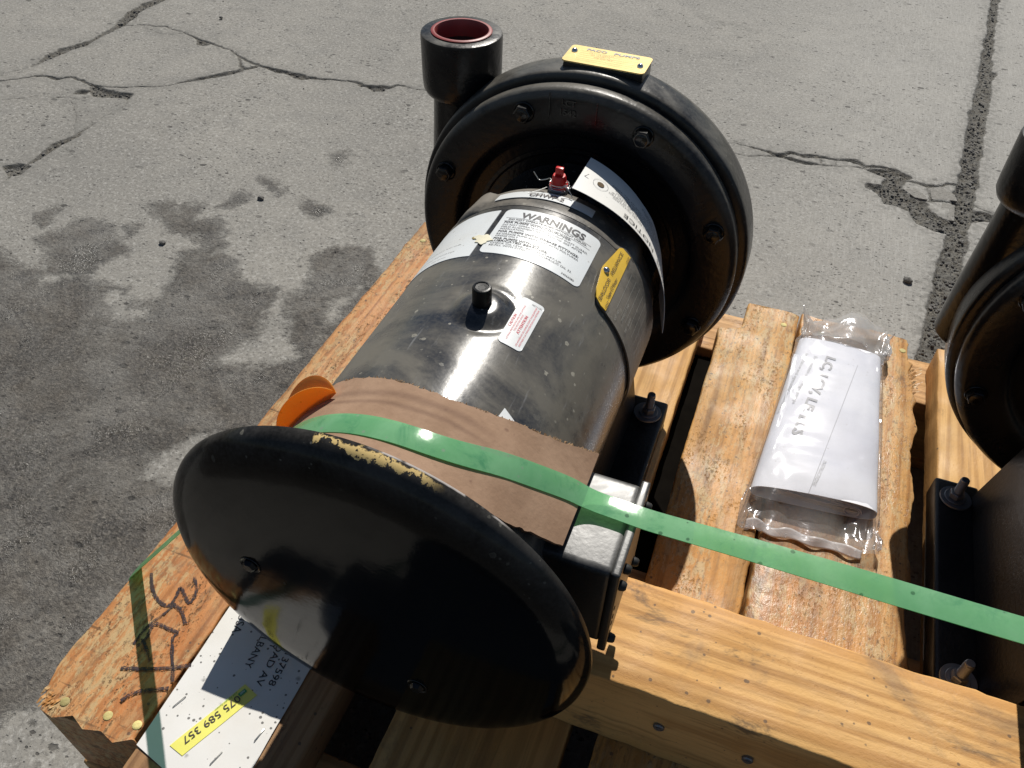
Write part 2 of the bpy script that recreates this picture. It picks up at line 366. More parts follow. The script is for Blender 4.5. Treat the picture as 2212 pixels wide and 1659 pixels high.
def tube(P, r, n=8):
    P = [np.array(p, float) for p in P]; V = []; F = []; u0 = None
    for i, p in enumerate(P):
        d = P[min(i+1, len(P)-1)]-P[max(i-1, 0)]; u, v, d = frame(d)
        if u0 is not None:
            u = u0-d*np.dot(u0, d); u /= np.linalg.norm(u); v = np.cross(d, u)
        u0 = u
        for k in range(n):
            a = 2*math.pi*k/n; V.append(p+r*(math.cos(a)*u+math.sin(a)*v))
    for i in range(len(P)-1):
        for k in range(n): F.append([i*n+k, i*n+(k+1) % n, (i+1)*n+(k+1) % n, (i+1)*n+k])
    F.append(list(range(n))[::-1]); F.append([(len(P)-1)*n+k for k in range(n)])
    return np.array(V), F
def spline(P, k=8):
    P = [np.array(p, float) for p in P]; P = [2*P[0]-P[1]]+P+[2*P[-1]-P[-2]]; out = []
    for i in range(1, len(P)-2):
        for j in range(k):
            t = j/k; a, b, c, d = P[i-1:i+3]
            out.append(.5*((2*b)+(c-a)*t+(2*a-5*b+4*c-d)*t*t+(3*b-a-3*c+d)*t**3))
    out.append(P[-2]); return out
def box(x0, x1, y0, y1, z0, z1, bev=.002, seg=2):
    bm = bmesh.new(); bmesh.ops.create_cube(bm, size=1)
    for v in bm.verts: v.co = ((x0+x1)/2+v.co.x*(x1-x0), (y0+y1)/2+v.co.y*(y1-y0), (z0+z1)/2+v.co.z*(z1-z0))
    if bev: bmesh.ops.bevel(bm, geom=list(bm.edges), offset=bev, segments=seg, affect='EDGES', profile=.6)
    V = [tuple(v.co) for v in bm.verts]; bm.verts.index_update(); F = [[v.index for v in f.verts] for f in bm.faces]; bm.free()
    return np.array(V), F
def sheet(fn, nu, nv, th):
    """thick sheet over fn(u,v) with u,v in 0..1, thickness th along the normal"""
    G = np.array([[fn(i/nu, j/nv) for j in range(nv+1)] for i in range(nu+1)], float)
    du = np.gradient(G, axis=0); dv = np.gradient(G, axis=1); nn = np.cross(du, dv); nn /= np.linalg.norm(nn, axis=2)[..., None]+1e-12
    A = (G+nn*th/2).reshape(-1, 3); B = (G-nn*th/2).reshape(-1, 3); K = len(A); I = lambda i, j: i*(nv+1)+j
    F = []
    for i in range(nu):
        for j in range(nv):
            q = [I(i, j), I(i+1, j), I(i+1, j+1), I(i, j+1)]; F.append(q); F.append([x+K for x in q[::-1]])
    for i in range(nu):
        F.append([I(i+1, 0), I(i, 0), I(i, 0)+K, I(i+1, 0)+K]); F.append([I(i, nv), I(i+1, nv), I(i+1, nv)+K, I(i, nv)+K])
    for j in range(nv):
        F.append([I(0, j), I(0, j+1), I(0, j+1)+K, I(0, j)+K]); F.append([I(nu, j+1), I(nu, j), I(nu, j)+K, I(nu, j+1)+K])
    return np.concatenate([A, B]), F
def film(fn, nu, nv):
    G = [fn(i/nu, j/nv) for i in range(nu+1) for j in range(nv+1)]; I = lambda i, j: i*(nv+1)+j
    return np.array(G), [[I(i, j), I(i+1, j), I(i+1, j+1), I(i, j+1)] for i in range(nu) for j in range(nv)]
def P_cyl(a, y, r): return np.array([r*math.sin(R(a)), y, r*math.cos(R(a))])     # a in degrees from the top
def poly2(pts, step=.002):
    """fill a 2D polygon, subdivided so that it can be bent"""
    bm = bmesh.new(); vs = [bm.verts.new((p[0], p[1], 0)) for p in pts]; bm.faces.new(vs)
    xs = [p[0] for p in pts]; ys = [p[1] for p in pts]
    for ax, lo, hi in ((0, min(xs), max(xs)), (1, min(ys), max(ys))):
        k = int((hi-lo)/step)
        for i in range(1, k+1):
            co = [0, 0, 0]; no = [0, 0, 0]; co[ax] = lo+(hi-lo)*i/(k+1); no[ax] = 1
            bmesh.ops.bisect_plane(bm, geom=list(bm.verts)+list(bm.edges)+list(bm.faces), plane_co=co, plane_no=no)
    bm.verts.index_update(); V = [(v.co.x, v.co.y) for v in bm.verts]; F = [[v.index for v in f.verts] for f in bm.faces]; bm.free()
    return V, F
def rrect(x0, x1, y0, y1, r, n=5):
    P = []
    for cx, cy, a0 in ((x1-r, y1-r, 0), (x0+r, y1-r, 90), (x0+r, y0+r, 180), (x1-r, y0+r, 270)):
        for i in range(n+1): a = R(a0+90*i/n); P.append((cx+r*math.cos(a), cy+r*math.sin(a)))
    return P
def slab(pts, mp, th, step=.003):
    """bent thin solid: 2D polygon -> mp(x, y, lift)"""
    V2, F = poly2(pts, step); K = len(V2)
    V = [mp(x, y, th) for x, y in V2]+[mp(x, y, -.0002) for x, y in V2]
    ed = {}
    for f in F:
        for i in range(len(f)): a, b = f[i], f[(i+1) % len(f)]; ed[(a, b)] = 1
    S_ = [[a, b] for (a, b) in ed if (b, a) not in ed]
    return np.array(V), F+[[i+K for i in f[::-1]] for f in F]+[[b, a, a+K, b+K] for a, b in S_]
def text2(s, size, bold=0., align='LEFT', sx=1., shear=0.):
    cu = bpy.data.curves.new('t', 'FONT'); cu.body = s; cu.size = 1.0; cu.align_x = align; cu.offset = bold; cu.shear = shear; cu.resolution_u = 3
    o = bpy.data.objects.new('t', cu); me = bpy.data.meshes.new_from_object(o)
    V = [(v.co.x*size*sx, v.co.y*size) for v in me.vertices]; F = [list(p.vertices) for p in me.polygons]
    bpy.data.objects.remove(o); bpy.data.meshes.remove(me); bpy.data.curves.remove(cu)
    return V, F
def place2(vf, mp): V, F = vf; return np.array([mp(x, y, 0) for x, y in V]).reshape(-1, 3), F
def lines2(items):
    """items: (text, x, y, cap height, kw) -> joined 2D mesh; a cap is 0.73 of the font size"""
    V = []; F = []
    for it in items:
        s, x, y, h = it[:4]; kw = it[4] if len(it) > 4 else {}
        W = kw.pop('width', None); v, f = text2(s, h/.73, **kw)
        if not v: continue
        if W:
            x0 = min(p[0] for p in v); x1 = max(p[0] for p in v); k = W/(x1-x0); v = [((p[0]-x0)*k, p[1]) for p in v]
        F += [[i+len(V) for i in q] for q in f]; V += [(p[0]+x, p[1]+y) for p in v]
    return V, F
def bars2(rects):
    V = []; F = []
    for x0, x1, y0, y1 in rects:
        k = max(1, int(abs(x1-x0)/.003))
        for i in range(k):
            a = x0+(x1-x0)*i/k; b = x0+(x1-x0)*(i+1)/k; n_ = len(V)
            V += [(a, y0), (b, y0), (b, y1), (a, y1)]; F.append([n_, n_+1, n_+2, n_+3])
    return V, F
def join2(*a):
    V = []; F = []
    for v, f in a: F += [[i+len(V) for i in q] for q in f]; V += list(v)
    return V, F
def circ_map(a0, y0, r, lift=.0004):        # text runs round the cylinder, top of letters towards +Y
    return lambda x, y, t: P_cyl(a0+math.degrees(x/r), y0+y, r+lift+t)
def ax_map(a0, y0, r, lift=.0004):          # text runs along +Y, top of letters towards the left
    return lambda x, y, t: P_cyl(a0-math.degrees(y/r), y0+x, r+lift+t)
def plane_map(o, d, u, lift=.0004):
    o = np.array(o, float); d = np.array(d, float); d /= np.linalg.norm(d); u = np.array(u, float); u -= d*np.dot(u, d); u /= np.linalg.norm(u); n_ = np.cross(d, u)
    return lambda x, y, t: o+d*x+u*y+n_*(lift+t)
def stroke(P, w, mp):
    """flat ribbon decal along 2D points"""
    P = [np.array(p) for p in spline([np.array([*p, 0]) for p in P], 6)]; V = []; F = []
    for i, p in enumerate(P):
        d = P[min(i+1, len(P)-1)]-P[max(i-1, 0)]; d /= np.linalg.norm(d)+1e-9; s = np.array([-d[1], d[0], 0]); ww = w*(.75+.5*random.random())/2
        a, b = p+s*ww, p-s*ww; V += [mp(a[0], a[1], 0), mp(b[0], b[1], 0)]
    for i in range(len(P)-1): F.append([2*i, 2*i+1, 2*i+3, 2*i+2])
    return np.array(V), F

# ------------------------------------------------------------------ 2D noise for numpy
class VN:
    def __init__(s, seed): s.T = np.random.RandomState(seed).rand(256, 256)
    def __call__(s, x, y):
        xi = np.floor(x).astype(int); yi = np.floor(y).astype(int); fx = x-xi; fy = y-yi
        fx = fx*fx*(3-2*fx); fy = fy*fy*(3-2*fy); T = s.T; a = xi & 255; b = yi & 255; a1 = (a+1) & 255; b1 = (b+1) & 255
        return (T[a, b]*(1-fx)+T[a1, b]*fx)*(1-fy)+(T[a, b1]*(1-fx)+T[a1, b1]*fx)*fy
def fbm(x, y, f, oc=4, seed=1):
    o = 0; am = 1; tot = 0
    for k in range(oc): o = o+am*VN(seed+k)(x*f*2**k+17, y*f*2**k+31); tot += am; am *= .5
    return o/tot-.5

# ------------------------------------------------------------------ the ground: a broken concrete slab
G0 = -AX
POS = np.array([0.1702575, -0.238602, 0.464853])
def px(u, v, z=G0):                          # pixel of the survey photograph -> point on a horizontal plane
    d = RC.T@np.array([(u-1106)/1809, -(v-829.5)/1809, -1]); t = (z-POS[2])/d[2]; q = POS+t*d; return (q[0], q[1])
A7 = lambda pts: [px(x*.4289, y*.4289) for x, y in pts]
A8 = lambda pts: [px(x*.4085+1491, y*.4085) for x, y in pts]
A9 = lambda pts: [px(x*.3472+101.6, y*.3472+508) for x, y in pts]
def seg_d(X, Y, P, wv, wob=0.):
    """signed distance to a polyline with half widths wv"""
    D = np.full(X.shape, 9.)
    for i in range(len(P)-1):
        ax, ay = P[i]; bx, by = P[i+1]; dx, dy = bx-ax, by-ay; L = dx*dx+dy*dy
        t = np.clip(((X-ax)*dx+(Y-ay)*dy)/L, 0, 1); d = np.hypot(X-ax-t*dx, Y-ay-t*dy)-(wv[i]*(1-t)+wv[i+1]*t); D = np.minimum(D, d)
    return D
def poly_d(X, Y, P):
    D = np.full(X.shape, 9.); ins = np.zeros(X.shape, bool); n_ = len(P)
    for i in range(n_):
        ax, ay = P[i]; bx, by = P[(i+1) % n_]; dx, dy = bx-ax, by-ay
        t = np.clip(((X-ax)*dx+(Y-ay)*dy)/(dx*dx+dy*dy), 0, 1); D = np.minimum(D, np.hypot(X-ax-t*dx, Y-ay-t*dy))
        c = ((ay > Y) != (by > Y)); xx = ax+(Y-ay)*dx/(dy if abs(dy) > 1e-9 else 1e-9); ins ^= c & (X < xx)
    return np.where(ins, -D, D)
gx = np.linspace(-2.05, .80, 820)
gy = np.concatenate([np.linspace(-.35, .5, 170), np.linspace(.5, 1.6, 400)[1:], np.linspace(1.6, 2.9, 280)[1:]])
X, Y = np.meshgrid(gx, gy, indexing='ij')
wx = X+fbm(X, Y, 38, 3, 5)*.013; wy = Y+fbm(X, Y, 38, 3, 9)*.013
crk = np.full(X.shape, 9.)
k = .001
for P, W in (
    (A7([(-400,440),(0,410),(110,395),(170,385),(225,380),(300,395),(360,385),(470,435),(550,440),(700,440),(830,435),(930,410),(1080,385),(1190,360),(1240,345)]), [3,3.5,3,4,4,6,4,5,3,3,2,5,9,9,5]),
    (A7([(-300,420),(0,372),(150,335),(230,295),(320,250),(420,225),(480,190),(560,150),(610,115),(680,55),(740,20),(790,0),(900,-60)]), [1,1,1.5,8,16,9,7,8,14,16,16,16,16]),
    (A7([(590,130),(700,122),(820,130),(930,165),(1000,200),(1080,225),(1160,255),(1220,295),(1300,330),(1400,355),(1500,380),(1600,400),(1760,405),(1830,435),(1950,440),(2010,430),(2090,450),(2250,480)]), [3,2.5,3,3,5,4,3,4,5,7,10,5,4,7,8,4,2,2]),
    (A7([(750,140),(800,165),(860,170),(940,165)]), [1.2]*4),
    (A7([(1090,215),(1085,190),(1095,165)]), [.8]*3),
    (A7([(470,440),(500,470),(640,480),(650,500),(610,540),(520,590),(460,630),(380,690),(290,730),(180,800),(100,850),(0,920),(-200,1050)]), [10,18,12,2,1.5,1.5,2,5,9,7,3,2,2]),
    (A7([(250,490),(330,490),(390,500),(470,480)]), [1.5]*4), (A7([(0,500),(120,490),(200,480)]), [1.5]*3),
    (A7([(360,510),(385,560),(380,640),(375,690)]), [1.5]*4), (A7([(430,560),(465,600),(450,640)]), [1]*3), (A7([(300,740),(340,760),(380,790)]), [.8]*3),
    (A7([(1200,290),(1215,330),(1240,350),(1290,340),(1300,320)]), [3,5,6,6,3]),
    (A8([(100,745),(190,758),(250,762),(300,775),(400,800),(470,822)]), [1.5,2,2.5,3,5,7]), (A8([(100,790),(190,800),(290,822),(380,825),(470,822)]), [1.5,2,2,2.5,5]),
    (A8([(470,822),(530,808),(590,822),(700,830),(800,840),(880,855),(930,880),(1010,885),(1090,905),(1150,940)]), [8,7,6,5,5,8,5,5,6,9]),
    (A8([(470,822),(540,845),(600,855),(680,868),(790,878),(900,888),(960,892)]), [6,8,8,4,2,3,3]), (A8([(765,850),(770,878)]), [2,2]), (A8([(690,840),(700,870)]), [3,3]),
    (A8([(1150,955),(1210,975),(1260,985),(1310,985),(1360,970),(1410,975)]), [4,4,5,4,5,5]),
    (A8([(1255,985),(1262,1030),(1262,1070)]), [3,3,4]), (A8([(1160,1040),(1262,1070),(1330,1068),(1410,1080)]), [5,5,4,4]),
    (A8([(1250,1100),(1310,1150),(1385,1185)]), [4,4,6]),
    (A8([(1490,1085),(1530,1105),(1580,1125),(1700,1150),(1800,1170)]), [3,3,3,3,3]),
    (A8([(1610,-80),(1612,0),(1590,160),(1568,320),(1555,460),(1520,620),(1500,750),(1480,900),(1450,1030),(1435,1130),(1405,1250),(1368,1450),(1330,1659),(1290,1900),(1240,2100)]), [13,12,12,14,16,19,18,19,20,20,19,22,24,24,24]),
    (A8([(60,75),(130,110),(230,135),(330,165)]), [.3,.6,.5,.2]),
    ):
    crk = np.minimum(crk, seg_d(wx, wy, P, [q*k for q in W]))
for P in (A8([(915,895),(960,890),(1040,890),(1140,925),(1150,960),(1120,1000),(1160,1045),(1240,1062),(1270,1110),(1330,1160),(1395,1190),(1395,1235),(1350,1240),(1280,1225),(1190,1185),(1150,1120),(1100,1100),(1030,1085),(990,1030),(920,985),(930,960),(1000,975),(1035,940)]),
          A8([(1560,375),(1620,385),(1610,430),(1555,440)]), A8([(1440,1140),(1500,1120),(1560,1128),(1800,1160),(1800,1200),(1560,1178),(1480,1182),(1440,1220)]),
          A8([(1410,975),(1470,960),(1500,1090),(1440,1120),(1405,1080)]),
          A7([(985,195),(1010,200),(1060,225),(1020,232),(990,225)]), A7([(1440,365),(1530,375),(1570,400),(1520,405),(1460,385)]), A7([(1840,438),(1950,440),(1930,460),(1870,462)]),
          A7([(0,832),(120,826),(160,840),(100,880),(40,885)]), A7([(400,445),(470,452),(420,475),(350,470)])):
    crk = np.minimum(crk, poly_d(wx, wy, P))
crk = np.where(poly_d(wx, wy, A8([(1128,1003),(1180,1000),(1240,1040),(1250,1062),(1190,1048)])) < 0, 9, crk)
inside = np.clip(-crk/.006, 0, 1)
wet = np.full(X.shape, 9.)
for P in (A7([(390,1110),(480,1095),(550,1140),(580,1200),(635,1270),(540,1310),(470,1380),(380,1375),(240,1365),(250,1250),(200,1200),(340,1150)]),
          A7([(770,1025),(850,1035),(880,1095),(920,1090),(930,1040),(1000,1045),(1000,1090),(965,1130),(1080,1100),(1130,1165),(1110,1240),(1040,1240),(980,1170),(890,1170),(810,1110)]),
          A7([(1105,1045),(1225,970),(1248,1000),(1165,1038)]), A7([(1320,900),(1400,925),(1425,975),(1370,950)]), A7([(1545,1010),(1660,1060),(1605,1100),(1540,1060)]), A7([(1670,780),(1740,765),(1735,820),(1690,820)]),
          A7([(190,1080),(280,1045),(250,1100),(200,1130)]), A7([(640,1140),(690,1140),(680,1180),(640,1175)]),
          [px(660*.4289-900, 1000)] and A7([(-900,1100),(0,1255),(60,1330),(210,1370),(200,1450),(330,1400),(430,1400),(490,1440),(640,1450),(560,1520),(650,1535),(770,1520),(830,1460),(900,1420),(900,1340),(920,1270),(1060,1260),(1150,1310),(1200,1400),(1260,1450),(1380,1470),(1400,1500),(1330,1580)])
              + A9([(1340,520),(1290,620),(1160,700),(1050,760),(1080,830),(1200,830),(1430,820),(1600,760),(2000,300),(2600,900),(1800,1900),(-700,3200)]) + [(-1.9, -.3), (-2.05, .6)],
          A9([(1640,140),(1830,80),(2000,90),(2100,330),(1952,330),(1750,420),(1700,480),(1740,560),(1640,700),(1600,760),(1540,640),(1500,420),(1640,330)])):
    wet = np.minimum(wet, poly_d(wx, wy, P))
for P in (A9([(650,1340),(960,1240),(1100,1230),(900,1500),(780,1560),(570,1540)]), A9([(340,330),(500,330),(520,440),(640,420),(700,540),(420,520),(330,430)])):
    wet = np.maximum(wet, -poly_d(wx, wy, P))
Z = fbm(X, Y, 2.2, 3, 40)*.010+fbm(X, Y, 30, 4, 60)*np.where(wet < 0, .0036, .0015)
Z += inside*(-.0055+fbm(X, Y, 160, 2, 80)*.006)
V = np.stack([X, Y, Z], 2).reshape(-1, 3); nxg, nyg = X.shape
I = np.arange(nxg*nyg).reshape(nxg, nyg); Fq = np.stack([I[:-1, :-1], I[1:, :-1], I[1:, 1:], I[:-1, 1:]], 2).reshape(-1, 4)
me = bpy.data.meshes.new('ground'); me.vertices.add(len(V)); me.vertices.foreach_set('co', V.ravel())
me.loops.add(Fq.size); me.loops.foreach_set('vertex_index', Fq.ravel().astype(np.int32)); me.polygons.add(len(Fq))
me.polygons.foreach_set('loop_start', np.arange(0, Fq.size, 4).astype(np.int32)); me.update(calc_edges=True)
me.polygons.foreach_set('use_smooth', np.ones(len(Fq), bool))
for nm, arr in (('crack', np.clip(crk, -1, 1)), ('wet', np.clip(wet, -1, 1))):
    at = me.attributes.new(nm, 'FLOAT', 'POINT'); at.data.foreach_set('value', arr.ravel().astype(np.float32))
def ground_mat(name, detailed):
    n = N(name)
    base = n.mix(n.rng(n.noise(2.2, 4, .6), .3, .7), (.275, .262, .234), (.215, .206, .186))
    base = n.mix(n.rng(n.noise(14, 5, .65, .3), .42, .7, 0, .55), base, (.185, .18, .166))
    base = n.mix(n.rng(n.noise(150, 4, .8), .48, .68, 0, .75), base, (.42, .41, .38))
    base = n.mix(n.rng(n.noise(190, 4, .8), .50, .66, 0, .7), base, (.115, .11, .10))
    # broom marks on the right hand slab
    x = n.xyz(); br = n.noise(420, 2, .5, 0, n.map(sc=(1, .06, 1), rot=(0, 0, R(8))))
    base = n.mix(n.math('MULTIPLY', n.rng(br, .5, .66, 0, .35), n.rng(x[0], .05, .4)), base, (.44, .43, .40))
    base = n.mix(n.math('MULTIPLY', n.rng(n.math('ADD', x[0], n.math('MULTIPLY', n.noise(3, 3), .6)), .1, .9), .45), base, (.36, .35, .325))
    pit = None
    for sc, th, off in ((70, .45, 0), (120, .30, 2.3), (38, .75, 5.), (190, .30, 9.)):
        vo = n.voro(sc, n.map(loc=(off, off, off), sc=(.8, 1.25, 1), rot=(0, 0, R(-25)))); rr = n.node('ShaderNodeSeparateColor', {}, Color=vo.outputs['Color']).outputs
        e = n.math('ADD', vo.outputs['Distance'], n.math('MULTIPLY', n.noise(600, 2), .18))
        p = n.math('MULTIPLY', n.rng(n.math('SUBTRACT', n.math('MULTIPLY_ADD', rr[0], .20, .13), e), -.03, .05), n.math('GREATER_THAN', rr[1], th))
        pit = p if pit is None else n.math('MAXIMUM', pit, p)
    pit = n.math('MULTIPLY', pit, n.rng(n.noise(7, 5, .75), .40, .6, .3, 1))
    base = n.mix(n.math('MULTIPLY', pit, .85), base, (.045, .042, .038))
    h = n.math('ADD', n.math('MULTIPLY', n.noise(260, 4, .7), .7), n.math('MULTIPLY', pit, -.8))
    rough = .85
    if not detailed:        # unseen near side of the yard, darkened to cut the light it bounces
        base = n.mix(n.rng(n.math('ADD', x[1], n.math('MULTIPLY', n.noise(2.5, 5, .6), .8)), -.3, .7, .93, 0), base, (.062, .054, .046))
    if detailed:
        nz = n.math('MULTIPLY', n.math('SUBTRACT', n.noise(95, 5, .75), .5), .012)
        nz2 = n.math('MULTIPLY', n.math('SUBTRACT', n.noise(34, 7, .82), .5), .085)
        wt = n.rng(n.math('ADD', n.attr('wet'), nz2), -.010, .014, 1, 0)
        damp = n.rng(n.math('ADD', n.attr('wet'), nz2), -.13, -.01, 1, 0)
        wcol = n.mix(n.rng(n.noise(5, 6, .7, .6), .36, .62), (.024, .020, .017), (.066, .056, .045))
        wcol = n.mix(n.rng(n.noise(45, 5, .8), .45, .66, 0, .5), wcol, (.13, .115, .095)); wcol = n.mix(n.rng(n.noise(200, 5, .85), .45, .68, 0, .8), n.mix(n.rng(n.noise(24, 5, .7), .4, .65), wcol, (.036, .031, .027)), (.20, .18, .15))
        wcol = n.mix(n.math('MULTIPLY', pit, .8), wcol, (.02, .018, .016))
        base = n.mix(n.math('MULTIPLY', damp, n.rng(n.noise(16, 5, .8), .5, .62, .08, .5)), base, (.10, .09, .076))
        base = n.mix(n.math('MULTIPLY', wt, n.rng(n.noise(7, 6, .75, .8), .38, .66, .97, .52)), base, wcol)
        rough = n.mix(n.math('MULTIPLY', wt, n.rng(n.noise(8, 5, .7), .40, .62, .2, 1)), (.86, .86, .86), (.17, .17, .17))
        cr = n.rng(n.math('ADD', n.attr('crack'), nz), -.0035, .0005, 1, 0)
        cc = n.mix(n.rng(n.noise(210, 4, .85), .38, .62), (.05, .046, .038), (.21, .195, .165))
        base = n.mix(cr, base, cc); rough = n.mix(cr, rough, (.95, .95, .95))
        rim = n.rng(n.math('ADD', n.attr('crack'), n.math('MULTIPLY', nz, 3.)), 0, .030, .75, 0)
        base = n.mix(n.math('MULTIPLY', rim, n.rng(n.noise(90, 3), .4, .6)), base, (.17, .165, .15))
        h = n.math('ADD', h, n.math('MULTIPLY', cr, n.math('SUBTRACT', n.math('MULTIPLY', n.noise(330, 3, .8), 3.), 2.5)))
        h = n.math('ADD', h, n.math('MULTIPLY', wt, n.math('MULTIPLY', n.noise(170, 4, .8), 2.6)))
    b = n.bump(h, .8, .0016)
    return n.end(n.pbr(base, rough, 0, b, Specular_IOR_Level=.4))
GM = ground_mat('weathered concrete', True); me.materials.append(GM)
g = link('ground', me, kind='structure')
# the rest of the yard, far enough to reach the horizon, set round the detailed sheet
o_ = [(-60, -60), (60, -60), (60, 60), (-60, 60)]; i_ = [(-2.05, -.35), (.80, -.35), (.80, 2.9), (-2.05, 2.9)]
me = bpy.data.meshes.new('yard'); me.from_pydata([(*p, -.0005) for p in o_+i_], [], [[0,1,5,4],[1,2,6,5],[2,3,7,6],[3,0,4,7]]); me.update()
link('yard_ground', me, mats=ground_mat('plain concrete', False), kind='structure')
# grit lying in the joints
def stones(name, count, cond, smin, smax, col, label=None, seed=3):
    rs = np.random.RandomState(seed); bm = bmesh.new(); bmesh.ops.create_icosphere(bm, subdivisions=1, radius=1); bv = np.array([v.co[:] for v in bm.verts]); bf = [[v.index for v in f.verts] for f in bm.faces]; bm.free()
    cand = np.argwhere(cond); pick = cand[rs.randint(0, len(cand), count)]; V = []; F = []
    for q, (i, j) in enumerate(pick):
        s = smin+(smax-smin)*rs.rand()**3; sc = s*np.array([1, .6+.6*rs.rand(), .5+.4*rs.rand()]); a = rs.rand()*6.3; ca, sa = math.cos(a), math.sin(a)
        v = bv*(1+.25*(rs.rand(12 if len(bv) == 12 else len(bv), 1)-.5))*sc; v = np.stack([v[:, 0]*ca-v[:, 1]*sa, v[:, 0]*sa+v[:, 1]*ca, v[:, 2]], 1)
        F += [[x+len(bv)*q for x in f] for f in bf]; V.append(v+np.array([X[i, j]+(rs.rand()-.5)*.004, Y[i, j]+(rs.rand()-.5)*.004, Z[i, j]+s*.3-AX]))
    return obj(name, (np.concatenate(V), F), col, base=(0, 1, -AX), smooth=False, kind='stuff', label=label, cat='grit')
M_grit = flat('dark grit', (.13, .125, .115), .9, var=.5)
M_grit2 = flat('grey grit', (.26, .25, .23), .9, var=.4)
stones('joint_grit', 2600, (crk < -.004) & (Y > .55), .0008, .0038, M_grit, 'dark loose grit filling the cracks and joints of the concrete')
stones('loose_grit', 420, (crk > .01) & (Y > -.1) & (X < .6), .0006, .0022, M_grit, 'tiny dark grit scattered over the concrete', seed=5)
def pebble(uv, s, label, mat=M_grit):
    p = px(*uv); bm = bmesh.new(); bmesh.ops.create_icosphere(bm, subdivisions=2, radius=1)
    for v in bm.verts:
        k_ = 1+.35*(random.random()-.5); v.co = Vector((v.co.x*s*k_+p[0], v.co.y*s*.8*k_+p[1], v.co.z*s*.6*k_+G0+s*.45))
    bm.verts.index_update(); vf = (np.array([v.co[:] for v in bm.verts]), [[v.index for v in f.verts] for f in bm.faces]); bm.free()
    obj('pebble', vf, mat, label=label, cat='pebble', smooth=False)
pebble((564, 431), .0065, 'dark pebble on the dry concrete left of the pump, above the damp patches')
pebble((2196*.4085+1063, 609), .0075, 'dark clod on the slab between the pump and the dirt joint')
pebble((352, 527), .0055, 'small brown pebble beside the small damp patch')
pebble((478, 40), .005, 'small dark pebble near the top edge, left of the outlet')
# broken pieces of slab standing in the dirt pocket
for i_, (P, lb) in enumerate(((A8([(1128,1003),(1180,1000),(1240,1040),(1248,1060),(1190,1048)]), 'thin sliver of broken concrete, left of three pieces in the pocket'),
        (A8([(1268,995),(1330,992),(1400,1035),(1405,1066),(1330,1058),(1270,1055)]), 'five sided piece of broken concrete at the upper end of the dirt pocket'),
        (A8([(1272,1085),(1330,1078),(1395,1090),(1390,1170),(1350,1168),(1262,1108)]), 'broad wedge of broken concrete at the lower end of the dirt pocket'))):
    top = [(p[0]+random.uniform(-.002, .002), p[1]+random.uniform(-.002, .002)) for p in P]; n_ = len(top)
    V = [(x, y, G0+.0015) for x, y in top]+[(x, y, G0-.014) for x, y in top]
    F = [list(range(n_))[::-1]]+[[k_, (k_+1) % n_, (k_+1) % n_+n_, k_+n_] for k_ in range(n_)]
    o = obj('concrete_fragment', (V, F), bpy.data.materials['plain concrete'], smooth=False, label=lb, cat='concrete fragment')

# ------------------------------------------------------------------ the pallet
ZP = -0.189                      # deck level
def plank(name, parent, x0, x1, y0, y1, zt, th, mat, seed=1, fl=None, fr=None, rag=.0006, n_=90, axis='Y', end0=None, end1=None, **kw):
    """rounded, slightly uneven board; fl/fr: edge offsets along its length; axis is the direction of its length"""
    rs = np.random.RandomState(seed); V = []; F = []
    L0, L1 = (y0, y1) if axis == 'Y' else (x0, x1); A0, A1 = (x0, x1) if axis == 'Y' else (y0, y1)
    vn = VN(seed); m = 0
    for i in range(n_+1):
        t = i/n_; L = L0+(L1-L0)*t; q = lambda s, f=40: (vn(np.array([L*f+s*7.]), np.array([s*3.3]))[0]-.5)
        a = A0+(fl(L) if fl else 0)+rag*2*q(1)+rag*1.4*q(5, 160); b = A1+(fr(L) if fr else 0)+rag*2*q(2)+rag*1.4*q(6, 160); z = zt+rag*.6*q(3, 12)
        e = .0018+.0012*q(4, 90)
        ring = [(a, z-th), (a, z-e), (a+e*.35, z-e*.35), (a+e, z)]+[(a+(b-a)*k_/6, z+rag*.5*(rs.rand()-.5)) for k_ in range(1, 6)]+[(b-e, z), (b-e*.35, z-e*.35), (b, z-e), (b, z-th)]
        m = len(ring)
        for j, (u, zz) in enumerate(ring):
            l = L
            if i == 0 and end0: l = L+end0((u-A0)/(A1-A0), (zt-zz)/th)
            if i == n_ and end1: l = L+end1((u-A0)/(A1-A0), (zt-zz)/th)
            V.append((u, l, zz) if axis == 'Y' else (l, u, zz))
    for i in range(n_):
        for j in range(m):
            q_ = [i*m+j, i*m+(j+1) % m, (i+1)*m+(j+1) % m, (i+1)*m+j]; F.append(q_ if axis == 'Y' else q_[::-1])
    F.append(list(range(m))[::-1] if axis == 'Y' else list(range(m))); F.append([n_*m+j for j in range(m)] if axis == 'Y' else [n_*m+j for j in range(m)][::-1])
    return obj(name, (V, F), mat, parent, sharp=50, **kw)
pal = thing('wooden_pallet', (.25, .29, -.33), 'worn timber pallet with wide gaps between its boards, carrying the two black pumps', 'pallet')
vE = VN(77)
def endrag(s, a): return lambda u, w_: a*(vE(np.array([u*9+s]), np.array([w_*6.]))[0]-.5)*2
plank('plank', pal, -.2785, -.1815, -.081, .664, ZP, .108, W_skid, 21, rag=.0012, n_=150, end0=endrag(1, .006), end1=endrag(2, .003), label='thick rough reddish skid board with black marker strokes, left side of the pallet',
      fl=lambda L: (.012*max(0, (-.045-L)/.036)**1.5 if L < -.045 else 0))
plank('plank', pal, -.176, -.053, -.101, .662, ZP, .038, W_brown, 22, end0=endrag(3, .003))
plank('plank', pal, -.004, .1305, -.10, .655, ZP, .038, W_pine, 23, end1=endrag(8, .002), label='pale new pine board under the front pump')
